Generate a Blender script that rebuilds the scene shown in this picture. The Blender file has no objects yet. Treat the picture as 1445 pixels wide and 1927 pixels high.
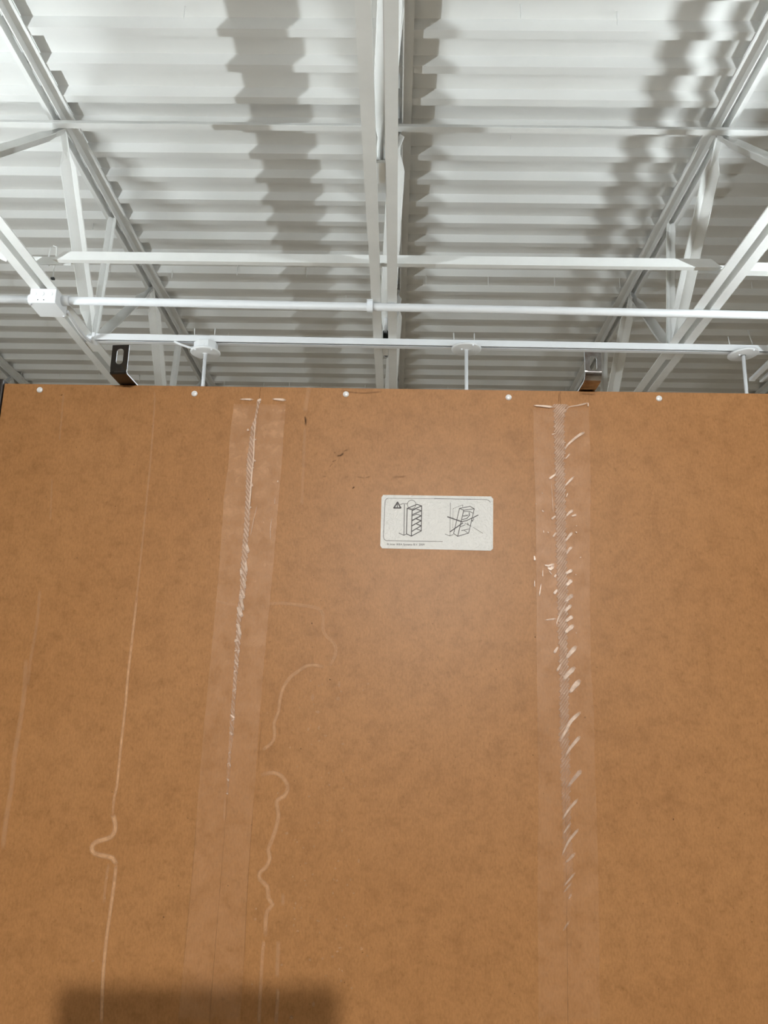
import bpy, bmesh, math, random
from mathutils import Matrix, Vector

# ---------------------------------------------------------------- measured data (metres / mm on the panel)
STICKER = [[341.77,-98.01],[434.54,-97.92],[436.34,-100.02],[435.63,-143.79],[433.6,-145.43],[341.83,-144.95],[340.2,-142.67],[340.44,-100.16]]
STROKES = [[0.95,[354.29,-104.38],[351.25,-109.46],[357.05,-109.36],[354.29,-104.38]],[0.6,[354.08,-106.08],[354.11,-108.12]],[0.6,[354.12,-108.55],[354.12,-108.98]],[0.35,[356.58,-106.39],[358.66,-105.57],[362.65,-105.58]],[0.3,[370.06,-106.07],[370.0,-106.8],[369.8,-107.51],[369.47,-108.17],[369.02,-108.75],[368.47,-109.22],[367.85,-109.58],[367.17,-109.81],[366.46,-109.89],[365.75,-109.83],[365.06,-109.63],[364.43,-109.29],[363.87,-108.83],[363.41,-108.27],[363.06,-107.62],[362.85,-106.92],[362.77,-106.19],[362.83,-105.45],[363.02,-104.74],[363.35,-104.08],[363.8,-103.5],[364.35,-103.02],[364.97,-102.66],[365.66,-102.44],[366.37,-102.35],[367.08,-102.41],[367.77,-102.62],[368.4,-102.96],[368.96,-103.42],[369.42,-103.98],[369.77,-104.63],[369.98,-105.33],[370.06,-106.07]],[0.45,[360.23,-106.15],[360.17,-133.2]],[0.4,[355.94,-131.5],[360.1,-133.37],[362.15,-132.28]],[0.6,[362.61,-109.7],[362.32,-132.1],[366.48,-133.97],[374.86,-129.24],[375.0,-107.35],[371.0,-105.98],[362.61,-109.7],[366.89,-110.88],[375.0,-107.35]],[0.6,[366.89,-110.88],[366.48,-133.97]],[0.4,[367.07,-111.7],[370.17,-110.01]],[0.6,[367.11,-115.17],[374.7,-111.65],[370.69,-110.11]],[0.5,[367.13,-116.24],[370.74,-114.57],[374.56,-115.94]],[0.8,[367.0,-120.34],[374.56,-115.94]],[0.7,[370.79,-118.85],[374.61,-120.39],[366.89,-124.95]],[0.65,[370.84,-123.29],[374.65,-124.82],[366.94,-129.73]],[0.5,[370.88,-127.54],[374.69,-129.07]],[0.2,[346.05,-101.06],[370.42,-100.88],[389.37,-100.79],[417.16,-100.55]],[0.28,[385.89,-100.63],[410.21,-100.67],[430.68,-100.76],[432.41,-101.45],[433.95,-103.15]],[0.25,[399.62,-104.07],[399.31,-132.89]],[0.3,[395.18,-131.72],[399.14,-133.24],[402.23,-131.96]],[0.45,[407.42,-108.96],[416.43,-107.03],[420.05,-109.11],[411.05,-110.51],[407.42,-108.96],[402.4,-131.07],[405.84,-133.48],[415.12,-130.5],[420.05,-109.11]],[0.5,[411.05,-110.51],[405.84,-133.48]],[0.4,[411.05,-111.76],[415.55,-111.33],[419.17,-113.06]],[0.35,[410.52,-115.34],[415.36,-114.55]],[0.3,[410.52,-116.05],[414.32,-115.28]],[0.5,[415.54,-112.4],[416.05,-114.89],[413.62,-117.78],[409.82,-118.73]],[0.55,[409.82,-120.51],[413.62,-119.56],[417.76,-117.36]],[0.4,[417.76,-117.36],[418.27,-120.19]],[0.35,[418.8,-116.63],[419.48,-118.39],[418.44,-120.19]],[0.4,[408.26,-124.97],[412.22,-123.31]],[0.4,[409.11,-128.49],[415.14,-126.97]],[0.35,[411.52,-128.27],[414.61,-130.51]],[0.35,[411.88,-121.72],[414.29,-123.09],[417.39,-124.46]],[0.45,[414.3,-121.68],[414.98,-123.44]],[0.75,[397.22,-116.56],[409.47,-120.69]],[0.6,[419.15,-116.8],[423.3,-114.59]],[0.7,[399.31,-129.71],[410.16,-121.75]],[0.25,[419.1,-125.49],[427.15,-130.48]],[0.25,[401.71,-126.14],[401.72,-125.37]],[0.25,[401.73,-124.74],[401.74,-123.97]],[0.25,[401.75,-123.33],[401.76,-122.56]],[0.25,[401.77,-121.93],[401.78,-121.16]],[0.25,[401.79,-120.52],[401.8,-119.75]],[0.25,[401.81,-119.12],[401.82,-118.34]],[0.25,[401.83,-117.71],[401.84,-116.93]],[0.25,[401.85,-116.3],[401.86,-115.52]],[0.25,[401.87,-114.89],[401.88,-114.11]],[0.25,[401.89,-113.48],[401.9,-112.7]],[0.25,[401.91,-112.06],[401.92,-111.29]],[0.25,[401.93,-110.65],[401.94,-109.87]],[0.28,[401.95,-109.23],[402.77,-108.88]],[0.28,[403.32,-108.64],[404.15,-108.29]],[0.28,[404.7,-108.05],[405.52,-107.7]],[0.28,[406.07,-107.46],[406.9,-107.11]],[0.28,[407.45,-106.87],[408.27,-106.52]],[0.28,[408.82,-106.28],[409.65,-105.93]],[0.25,[410.2,-105.69],[410.19,-107.49]],[0.3,[346.05,-101.06],[344.67,-101.55],[343.65,-103.01],[343.51,-104.63],[343.13,-120.02],[342.73,-134.55],[343.29,-136.83],[344.52,-138.04],[345.73,-138.37],[367.39,-138.28],[392.97,-138.27]]]
TEXT = [[345.81,-142.16],[377.73,-141.97]]
TAPE_L = [[[207.41,-16.31],[205.65,-47.68],[206.24,-71.14],[204.19,-103.33],[204.15,-170.65],[202.15,-244.58],[200.82,-287.11],[199.99,-340.53],[199.84,-400.47],[197.76,-474.82],[196.51,-509.79]],[[254.06,-12.11],[253.2,-52.37],[252.91,-74.76],[251.99,-102.55],[250.0,-169.84],[246.85,-243.72],[245.72,-286.2],[244.89,-339.58],[243.37,-406.8],[243.8,-475.17],[243.45,-508.62]]]
TAPE_R = [[[472.41,-13.98],[471.75,-64.1],[472.55,-89.01],[472.1,-127.96],[471.48,-173.57],[470.2,-228.66],[469.82,-281.28],[469.68,-322.73],[467.22,-391.0],[466.07,-456.34],[465.35,-503.13]],[[521.57,-11.27],[521.14,-58.49],[520.44,-88.24],[518.02,-127.19],[516.25,-172.77],[514.66,-236.43],[515.5,-280.36],[514.69,-321.78],[514.4,-389.94],[512.52,-455.23],[511.36,-501.99]]]
CREASE_L = [[229.87,-11.86,3.93],[228.56,-21.78,2.16],[227.56,-30.08,2.15],[225.95,-39.38,4.68],[225.62,-44.52,4.38],[225.49,-50.65,4.37],[225.2,-59.81,5.03],[225.03,-66.89,5.8],[224.83,-74.95,5.59],[224.96,-82.96,5.28],[224.98,-92.91,4.5],[225.28,-102.79,4.49],[225.48,-117.5,5.03],[225.64,-132.07,4.91],[225.18,-141.71,5.09],[225.6,-149.36,6.11],[225.11,-160.79,5.24],[225.43,-168.35,6.26],[225.46,-179.62,4.93],[224.73,-188.96,4.17],[225.29,-188.58,4.67],[224.22,-201.24,4.85],[223.46,-210.91,3.67],[224.48,-219.52,4.62],[224.05,-228.11,4.61],[224.01,-236.64,3.83],[223.98,-246.06,4.11],[223.69,-258.22,3.33],[223.71,-267.49,3.51],[223.38,-275.8,3.31],[223.65,-285.87,4.05],[223.64,-300.4,4.03],[223.16,-314.8,2.52],[222.87,-324.61,3.06],[223.2,-336.1,2.59],[223.4,-344.87,1.84]]
CREASE_R = [[496.62,-12.7,14.08],[495.43,-19.95,11.14],[494.7,-28.2,9.18],[494.58,-40.47,9.62],[494.63,-54.66,10.15],[494.03,-66.73,9.06],[494.14,-78.69,9.02],[493.79,-90.56,9.94],[493.54,-103.32,9.61],[493.66,-117.9,9.38],[493.36,-132.34,9.05],[493.16,-146.65,9.47],[493.03,-159.87,9.24],[493.2,-171.11,9.67],[493.25,-184.11,9.63],[492.99,-185.25,10.08],[492.73,-200.88,8.66],[492.17,-211.82,9.08],[492.12,-220.86,7.69],[492.51,-229.84,7.22],[491.95,-240.56,8.54],[492.52,-251.18,8.51],[492.05,-261.74,8.21],[491.36,-273.96,8.44],[491.54,-285.21,7.7],[490.47,-298.09,8.99],[491.6,-308.27,7.46],[490.82,-319.26,8.31],[490.91,-330.15,8.27],[490.59,-340.13,7.38],[491.34,-337.19,7.77],[491.13,-351.96,7.21],[490.57,-369.48,7.16],[490.9,-382.94,8.66],[490.97,-396.27,7.6],[489.79,-409.5,7.06],[489.34,-423.51,7.02],[489.39,-437.36,6.99],[488.69,-451.09,5.46],[488.15,-460.17,4.95]]
LOBES_R = [[0.5,0.8,[498.41,-56.11],[500.97,-51.03],[506.91,-45.37],[512.83,-40.7],[516.93,-38.91]],[0.32,0.7,[498.65,-63.65],[500.63,-61.61],[503.31,-58.25]],[0.4,0.8,[497.4,-88.53],[500.84,-84.53],[506.34,-78.79]],[0.25,0.6,[498.5,-98.35],[500.26,-93.61]],[0.5,0.7,[497.49,-115.41],[500.9,-111.48],[504.55,-108.99]],[0.4,0.75,[502.2,-114.66],[507.23,-113.02]],[0.5,0.75,[496.34,-137.07],[499.75,-132.23],[502.96,-128.54]],[0.5,0.7,[496.91,-148.48],[499.38,-143.69],[502.44,-141.07]],[0.6,0.9,[495.94,-164.51],[498.76,-162.59],[502.05,-160.84]],[0.7,0.95,[496.07,-174.78],[498.94,-171.47],[501.22,-169.28]],[0.6,0.85,[495.7,-186.37],[498.52,-184.01],[501.71,-181.92]],[0.3,0.6,[491.21,-40.32],[487.63,-41.39]],[0.45,0.9,[490.82,-76.95],[487.72,-79.29],[484.13,-82.02]],[0.4,0.7,[489.56,-114.09],[487.15,-116.07],[485.51,-117.84]],[0.35,0.6,[489.33,-128.38],[487.67,-131.0],[486.02,-133.23]],[0.4,0.85,[488.27,-164.65],[486.44,-167.68]],[0.5,0.9,[488.83,-177.24],[487.2,-179.59],[485.58,-181.66]],[0.4,0.8,[478.14,-156.84],[481.82,-157.71],[487.14,-156.02]],[0.6,0.9,[480.87,-158.67],[483.59,-160.51],[486.46,-157.16]],[0.2,0.5,[481.73,-161.01],[484.83,-165.65]],[0.32,0.55,[500.0,-20.92],[503.07,-15.71],[510.88,-14.04],[521.45,-11.3]],[0.42,1,[472.55,-14.39],[481.76,-14.98],[490.46,-15.89]],[0.25,0.9,[520.68,-11.1],[520.53,-14.94]],[0.35,1,[470.17,-148.94],[470.62,-153.66]],[0.2,0.9,[475.44,-172.36],[473.6,-183.54]],[0.16,0.6,[477.13,-160.15],[476.75,-167.66]],[0.2,0.7,[469.97,-169.65],[469.83,-176.18]],[0.2,0.9,[506.15,-122.52],[506.88,-123.08]],[0.22,0.9,[505.5,-127.82],[506.86,-129.05]],[0.2,0.8,[504.24,-164.37],[504.85,-165.29]],[0.2,0.5,[477.84,-94.27],[478.77,-94.94]],[0.3,0.5,[477.47,-109.43],[479.3,-111.35]],[0.2,0.5,[472.43,-103.67],[472.87,-104.64]],[0.16,0.5,[478.44,-126.84],[478.64,-129.72]],[0.2,0.6,[482.14,-128.22],[482.57,-129.65]],[0.16,0.6,[507.95,-150.65],[509.84,-149.67]],[0.12,0.45,[486.17,-83.77],[486.7,-98.54],[487.26,-112.19]],[0.7,0.8,[494.73,-187.99],[498.04,-184.7],[501.62,-181.86]],[0.6,0.7,[494.29,-196.27],[496.84,-193.47],[500.15,-190.19]],[0.7,0.8,[494.21,-204.5],[497.94,-201.7],[501.02,-199.63]],[0.75,0.8,[493.91,-214.05],[496.74,-210.82],[501.59,-206.92]],[0.8,0.8,[493.7,-235.18],[497.93,-229.74],[503.08,-224.07]],[0.8,0.75,[490.92,-252.09],[495.57,-246.7],[501.41,-241.09]],[0.9,0.8,[495.97,-262.1],[499.7,-257.2],[505.26,-251.37]],[0.6,0.8,[487.25,-299.86],[492.36,-291.21],[497.04,-283.37],[504.8,-276.73]],[0.6,0.65,[490.84,-311.68],[495.44,-304.8],[503.5,-295.52]],[0.7,0.6,[492.73,-334.27],[497.28,-328.34],[503.62,-321.52]],[0.5,0.85,[488.16,-224.54],[484.38,-230.44]],[0.4,0.7,[490.46,-237.92],[486.21,-245.11]],[0.2,0.7,[495.59,-189.82],[488.86,-200.95],[487.01,-208.28]],[0.35,0.45,[476.95,-203.45],[487.46,-202.07]],[0.2,0.6,[503.02,-212.97],[503.44,-213.87]],[0.3,0.9,[491.5,-248.11],[491.92,-248.98]],[0.3,0.9,[491.33,-262.19],[491.85,-262.62]],[0.6,0.6,[492.22,-334.2],[497.05,-329.14],[503.01,-322.03]],[0.45,0.65,[487.3,-359.37],[492.16,-351.94],[500.18,-343.23]],[0.35,0.5,[486.95,-370.53],[493.91,-361.17]],[0.45,0.55,[485.97,-385.92],[491.4,-375.25],[499.91,-365.41]],[0.5,0.45,[488.37,-390.63],[492.01,-387.69],[496.75,-383.0]],[0.35,0.4,[486.3,-408.17],[496.26,-397.1]],[0.3,0.3,[486.17,-412.39],[492.97,-404.72]],[0.4,0.3,[490.05,-416.98],[492.72,-412.24]],[0.35,0.25,[484.84,-439.3],[490.57,-431.81]]]
LOBES_L = [[0.4,0.9,[212.68,-12.42],[218.07,-12.13],[224.98,-12.45]],[0.5,0.95,[241.26,-11.59],[247.57,-11.91],[254.1,-12.66]],[0.5,0.9,[228.02,-13.97],[231.83,-11.83]],[0.5,0.7,[220.62,-41.52],[222.69,-40.25]],[0.35,0.8,[227.7,-67.86],[230.23,-69.84]],[0.25,0.8,[227.96,-50.61],[229.23,-49.06]],[0.3,0.8,[227.47,-88.9],[228.86,-92.85]],[0.3,0.8,[227.08,-73.91],[228.67,-76.39]],[0.3,0.7,[226.81,-110.14],[228.8,-111.58]],[0.26,0.95,[228.66,-16.57],[227.66,-24.91],[227.76,-35.24],[227.61,-49.6],[227.96,-60.78],[228.04,-68.86],[227.55,-76.91],[227.3,-85.91],[227.34,-94.85],[227.06,-104.73],[226.94,-115.52],[226.7,-124.3]],[0.6,0.7,[225.84,-141.69],[228.76,-151.22]],[0.5,0.75,[226.29,-156.97],[228.18,-168.3]],[0.5,0.8,[222.54,-164.62],[224.28,-170.25]],[0.4,0.7,[225.45,-173.99],[227.82,-182.38]],[0.6,0.8,[223.34,-185.26],[225.08,-190.81]],[0.4,0.8,[225.2,-185.23],[227.36,-190.31]],[0.4,0.8,[249.66,-87.55],[250.9,-87.53]],[0.2,0.35,[233.87,-108.55],[231.32,-122.27],[229.33,-136.83]],[0.2,0.35,[247.23,-118.11],[246.14,-129.79],[246.93,-139.41]],[0.2,0.3,[248.74,-101.43],[248.62,-108.31]],[0.5,0.75,[224.8,-170.9],[227.9,-181.68]],[0.5,0.75,[224.48,-181.74],[227.68,-189.51]],[0.5,0.75,[223.32,-186.66],[227.55,-200.21]],[0.7,0.8,[221.98,-196.43],[223.67,-200.28],[226.91,-205.54]],[0.5,0.7,[221.75,-212.86],[223.42,-211.87],[226.46,-221.87]],[0.8,0.7,[222.41,-223.38],[223.35,-226.22]],[0.6,0.7,[222.78,-232.4],[223.35,-233.81]],[0.4,0.6,[222.45,-242.33],[225.97,-245.08]],[0.4,0.7,[225.38,-235.67],[225.63,-231.88]],[0.4,0.7,[222.86,-248.89],[223.94,-250.75]],[0.4,0.5,[222.09,-266.6],[225.67,-263.29]],[0.35,1,[221.52,-284.27],[225.78,-287.47]],[0.3,0.5,[222.61,-289.54],[225.79,-287.65]],[0.4,0.6,[221.73,-297.73],[224.74,-300.83]],[0.3,0.4,[222.4,-315.26],[223.65,-313.0]],[0.3,0.45,[221.55,-323.74],[223.3,-321.93],[224.76,-325.9]],[0.3,0.5,[222.22,-333.91],[224.21,-336.07]],[0.3,0.35,[222.02,-344.9],[224.38,-345.73]]]
DRIPS = [[1.86,0.28,[135.2,-4.71],[136.77,-17.33],[137.74,-71.72],[137.41,-110.11],[136.91,-170.47],[136.23,-197.53]],[2.33,0.6,[136.75,-188.56],[135.98,-228.47],[135.32,-254.48],[135.55,-280.01],[134.88,-309.24],[134.61,-341.92],[133.28,-349.99],[133.38,-363.97]],[3.72,0.66,[133.18,-361.98],[136.07,-369.85],[136.19,-375.38],[133.68,-379.76],[128.0,-381.84],[121.92,-383.94],[119.39,-387.91],[121.93,-392.14],[130.48,-393.89],[136.47,-395.31],[139.88,-400.27]],[2.79,0.62,[139.77,-399.12],[139.39,-416.43],[138.37,-435.43],[137.37,-454.16],[137.53,-479.92],[139.51,-511.2]],[2.79,0.22,[53.99,-185.54],[54.96,-212.37],[53.36,-243.11],[53.36,-264.65]],[4.19,0.3,[49.82,-243.17],[51.35,-273.21],[50.93,-294.32],[49.74,-319.25],[50.29,-343.71],[49.13,-367.78],[49.25,-391.42]],[2.33,0.3,[202.94,-192.29],[214.25,-194.32],[227.73,-195.86]],[2.79,0.38,[247.68,-193.72],[258.79,-193.07],[274.45,-194.57],[289.22,-196.97],[293.86,-202.21],[294.33,-214.54],[297.62,-220.18],[303.53,-225.31],[305.51,-231.79],[303.98,-238.31],[300.68,-243.98]],[2.79,0.5,[296.36,-245.35],[289.75,-243.76],[282.34,-244.33],[274.68,-249.2],[268.38,-254.46],[263.55,-262.66],[261.37,-271.18],[260.6,-281.72],[257.58,-290.14],[258.54,-300.51],[255.87,-306.76],[248.84,-311.43]],[3.26,0.5,[248.63,-330.61],[259.15,-328.77],[265.66,-331.47],[270.17,-337.02],[270.83,-341.84],[268.51,-346.3],[263.59,-349.2],[262.95,-353.21],[264.58,-360.33],[263.03,-371.02],[259.78,-380.89],[258.01,-386.78],[259.56,-392.56],[256.62,-399.58],[252.26,-403.14],[252.54,-408.12],[258.58,-412.95],[259.86,-421.29],[263.38,-425.75],[259.54,-430.74],[258.72,-438.26],[258.9,-449.07]],[2.79,0.4,[258.21,-451.31],[257.5,-460.56],[257.4,-473.39],[257.41,-487.89],[257.35,-508.28]],[2.79,0.3,[271.16,-417.23],[271.21,-426.7]],[3.26,0.32,[269.17,-451.05],[269.29,-469.45],[269.26,-476.74]],[2.79,0.38,[270.43,-483.96],[270.58,-494.76],[270.06,-507.96]],[4.19,0.28,[273.86,0.8],[271.7,-15.38],[271.1,-23.4]],[2.79,0.26,[271.72,-37.8],[271.74,-59.91],[271.86,-84.1],[271.98,-107.9]],[1.86,0.2,[54.31,-8.4],[55.61,-53.4]],[1.86,0.18,[52.98,-87.57],[56.02,-125.61]],[1.63,0.35,[221.71,-348.1],[221.63,-366.01]],[2.33,0.25,[133.94,-399.25],[133.02,-410.83],[132.68,-428.0]]]
DROPS = [[271.95,-373.97,1.35],[250.85,-429.06,1.08],[272.44,-467.91,1.08],[312.31,-407.53,0.81],[309.82,-406.82,0.81],[303.29,-462.78,1.08],[293.64,-463.74,1.08],[310.89,-461.13,1.08],[316.35,-455.11,1.08],[280.95,-424.59,1.08],[250.46,-436.58,1.35],[283.46,-444.03,1.08],[312.84,-435.13,0.81],[313.07,-393.3,0.81],[287.73,-269.39,2.16],[308.55,-270.24,1.62],[309.03,-258.79,1.89],[292.52,-281.08,1.62],[293.87,-293.57,1.35],[285.32,-294.57,1.35],[313.57,-305.57,1.08],[328.78,-392.95,1.35],[332.51,-455.1,1.35],[314.4,-457.37,1.08],[281.37,-503.42,1.62],[297.69,-494.09,1.62],[133.73,-409.66,1.08],[133.53,-424.19,1.08],[128.64,-468.42,1.08],[280.37,-440.08,0.91],[280.32,-428.05,0.9],[318.49,-470.88,0.75],[303.72,-462.23,0.47],[285.13,-384.38,0.71],[295.05,-258.89,0.52],[292.62,-433.4,0.49],[335.17,-439.22,0.48],[285.71,-256.27,0.87],[288.39,-306.7,0.52],[329.32,-324.78,0.92],[293.64,-383.16,0.77],[309.61,-416.57,0.93],[337.21,-459.91,0.57],[287.12,-291.42,0.44],[303.04,-328.16,0.73],[320.98,-336.34,0.57],[300.28,-444.66,0.66],[291.25,-420.08,0.44],[317.87,-477.58,0.42],[292.53,-260.17,0.83],[263.24,-344.16,0.72],[299.4,-299.65,0.92],[294.56,-303.48,0.81],[332.03,-337.62,0.6],[280.24,-380.18,0.82],[320.6,-439.58,0.87],[310.83,-264.38,0.91],[310.65,-398.86,0.9],[303.94,-337.19,0.9],[281.29,-332.25,0.5],[288.96,-274.99,0.48],[272.27,-295.54,0.43],[250.81,-481.65,0.69],[287.72,-395.6,0.85],[303.48,-363.95,0.63],[328.96,-263.06,0.67],[312.3,-448.66,0.47],[293.51,-403.6,0.83],[251.49,-282.67,0.64],[314.53,-326.38,0.65],[326.14,-482.46,0.86],[315.04,-371.11,0.8],[294.07,-369.49,0.56],[288.11,-346.14,0.94],[306.06,-474.65,0.74],[277.55,-277.89,0.55],[299.51,-436.78,0.87],[280.96,-435.66,0.78],[320.53,-410.45,0.81],[277.69,-323.87,0.67],[318.6,-433.67,0.78],[287.51,-408.03,0.72],[332.83,-257.78,0.7],[296.57,-365.76,0.84],[322.87,-406.72,0.83],[285.51,-427.48,0.85],[315.48,-339.29,0.86],[317.81,-477.8,0.92],[278.62,-378.72,0.69],[316.13,-469.67,0.66],[325.67,-416.38,0.79],[298.2,-436.45,0.72],[288.43,-411.52,0.63],[277.92,-405.39,0.79],[271.63,-262.93,0.49],[271.39,-309.34,0.77],[306.8,-403.41,0.43],[280.71,-269.27,0.48],[297.52,-332.03,0.5]]
DARKS = [[1.4,0.75,[271.25,-26.89],[272.0,-33.34]],[2.33,0.45,[272.24,-27.87],[272.13,-36.31]],[2.33,0.6,[300.24,-63.36],[303.94,-62.82],[306.64,-60.35]],[1.4,0.5,[296.71,-68.76],[300.37,-67.25]],[1.4,0.35,[294.57,-73.63],[297.23,-70.2]],[1.86,0.3,[305.68,-59.39],[310.27,-57.37]],[1.63,0.3,[318.86,-81.91],[324.89,-83.25]],[1.4,0.3,[288.42,-82.39],[292.11,-82.33]],[1.4,0.25,[307.81,-82.57],[311.48,-82.03]],[2.79,0.22,[349.27,-81.91],[362.15,-81.22]],[1.63,0.9,[315.03,-92.73],[316.82,-91.03]],[1.4,0.6,[51.73,-10.97],[53.46,-9.43]],[1.4,0.3,[325.8,-82.76],[329.92,-81.73]],[0.93,0.5,[495.94,-1.1],[494.94,-11.15]],[1.86,0.5,[105.24,-1.07],[115.84,-1.94]],[1.86,0.35,[513.48,-2.36],[528.44,-3.15]],[1.86,0.3,[301.49,-2.35],[320.48,-4.61],[339.35,-2.83]],[0.93,0.2,[197.76,-474.82],[199.84,-400.47],[200.08,-364.5]],[0.93,0.22,[243.8,-475.17],[243.37,-406.8],[244.51,-347.61]],[0.93,0.22,[247.24,-290.35],[246.13,-331.47]]]
SPECKS = [[298.75,-60.47,0.91],[115.36,-432.19,0.68],[189.7,-414.14,0.68],[180.01,-436.72,0.82],[283.42,-397.05,0.68],[573.54,-417.85,0.68],[574.09,-357.16,0.68],[528.12,-367.56,0.68],[547.23,-418.45,0.68],[284.84,-209.44,0.73],[286.09,-229.12,0.59],[301.51,-255.1,0.73],[279.99,-309.96,0.68],[465.73,-311.03,0.73],[508.23,-280.92,0.82],[469.59,-217.39,0.64],[150.09,-207.51,0.64],[110.83,-111.97,0.59],[82.55,-157.7,0.59],[119.56,-192.01,0.59],[136.44,-38.02,0.41],[275.92,-334.76,0.45],[199.6,-466.61,0.27],[284.4,-169.27,0.39],[125.21,-437.39,0.38],[66.76,-340.01,0.3],[374.21,-199.26,0.44],[615.83,-420.43,0.4],[535.71,-343.39,0.38],[130.59,-330.36,0.44],[610.17,-483.9,0.45],[264.85,-460.91,0.27],[108.19,-316.53,0.45],[131.28,-346.09,0.54],[269.15,-247.92,0.34],[232.54,-494.99,0.38],[614.2,-461.17,0.45],[214.69,-498.97,0.42],[291.7,-190.34,0.56],[339.81,-172.42,0.41],[119.48,-342.71,0.4],[228.13,-413.18,0.52],[47.91,-301.8,0.35],[603.73,-404.72,0.35],[191.25,-104.26,0.56],[223.03,-334.11,0.41],[435.57,-327.67,0.49],[123.79,-406.06,0.36],[366.78,-197.72,0.36],[365.34,-262.2,0.38],[495.99,-320.29,0.28],[192.83,-261.28,0.54],[583.22,-297.12,0.28],[519.26,-241.12,0.44],[473.32,-340.08,0.42],[603.03,-218.42,0.39],[571.44,-120.68,0.36],[561.1,-48.96,0.52],[467.36,-244.65,0.36],[511.6,-462.33,0.31],[334.51,-303.89,0.42],[232.68,-102.91,0.45],[549.05,-50.48,0.34],[536.3,-410.58,0.47],[66.58,-390.33,0.56],[643.48,-367.93,0.29],[564.45,-133.0,0.46],[616.01,-373.57,0.31],[231.62,-472.14,0.32],[415.33,-236.25,0.32],[424.03,-38.26,0.3],[262.4,-56.89,0.29],[393.84,-391.92,0.53],[117.86,-250.83,0.37],[408.78,-273.68,0.55],[258.63,-47.7,0.48],[137.68,-346.83,0.42],[596.5,-301.26,0.46],[202.93,-307.82,0.35],[500.55,-285.11,0.31],[178.29,-219.17,0.49],[158.19,-384.09,0.47],[99.56,-364.63,0.3],[119.91,-329.66,0.34],[578.51,-265.88,0.37],[539.91,-28.47,0.49],[49.7,-104.38,0.55],[461.11,-136.82,0.31],[629.78,-351.81,0.52],[130.49,-343.93,0.38],[177.16,-199.72,0.45],[250.95,-225.19,0.31],[546.36,-345.74,0.51],[311.74,-441.82,0.43],[404.1,-313.94,0.49],[273.87,-70.82,0.28],[142.72,-40.11,0.54],[338.42,-401.2,0.27],[333.54,-457.71,0.46],[302.69,-264.04,0.3],[116.98,-107.83,0.38],[284.56,-454.83,0.32],[187.16,-170.41,0.32],[206.9,-147.63,0.42],[81.34,-478.51,0.38],[608.46,-362.58,0.47],[335.04,-481.19,0.31],[452.44,-172.87,0.47],[493.03,-103.97,0.33],[36.06,-148.05,0.3],[295.1,-493.93,0.38],[230.24,-266.68,0.36],[486.57,-378.9,0.32],[193.33,-364.54,0.55],[437.17,-244.16,0.56],[11.79,-54.37,0.5],[282.42,-41.17,0.43],[645.67,-283.11,0.38],[71.43,-59.37,0.54],[346.05,-476.87,0.29],[170.85,-46.0,0.39],[60.61,-160.98,0.39],[212.81,-45.88,0.28],[649.04,-110.18,0.42],[287.7,-296.32,0.3],[220.07,-77.82,0.43],[601.6,-321.58,0.53],[149.76,-27.27,0.43],[339.71,-314.4,0.38],[423.25,-383.78,0.54],[227.03,-257.36,0.52],[160.72,-83.07,0.36],[106.23,-411.82,0.51],[220.14,-89.99,0.3],[173.24,-65.24,0.4],[394.12,-149.85,0.29],[475.94,-40.03,0.33],[211.04,-219.86,0.3],[294.84,-187.57,0.5],[383.05,-459.22,0.47],[505.11,-312.53,0.4],[537.68,-349.41,0.55],[484.24,-371.4,0.35],[541.18,-218.04,0.31],[59.01,-114.46,0.35],[457.15,-169.87,0.29],[507.88,-304.19,0.28],[46.34,-92.95,0.38],[555.73,-477.43,0.45],[178.48,-248.28,0.38],[227.9,-23.25,0.45],[542.04,-381.67,0.3],[363.61,-110.44,0.48],[320.36,-478.66,0.51],[101.67,-192.7,0.54],[322.29,-248.12,0.4],[503.64,-473.29,0.43],[630.6,-319.91,0.3],[541.64,-236.58,0.29],[659.97,-28.64,0.44],[340.26,-454.13,0.39],[162.37,-170.64,0.33],[385.14,-208.07,0.49],[182.05,-209.16,0.35],[628.94,-429.5,0.52],[420.06,-229.61,0.31],[550.6,-271.12,0.28],[123.69,-74.13,0.48],[602.36,-121.7,0.51],[243.78,-368.36,0.53],[421.84,-416.98,0.38],[44.69,-291.77,0.45],[147.61,-228.84,0.37],[42.79,-191.16,0.39],[334.9,-375.67,0.39],[629.82,-418.81,0.55],[463.73,-357.75,0.43],[533.28,-208.28,0.45],[457.13,-288.5,0.36],[61.66,-68.63,0.38],[396.88,-399.55,0.48],[240.15,-476.66,0.35],[485.82,-53.48,0.5],[447.98,-483.25,0.54],[459.11,-432.62,0.49],[416.02,-129.9,0.43],[598.35,-142.98,0.56],[373.69,-226.75,0.27],[272.3,-115.74,0.47],[579.3,-460.5,0.45]]
NAILS = [[32.42,-5.66],[171.64,-7.24],[306.8,-5.81],[451.0,-6.77],[583.43,-5.88]]
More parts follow.
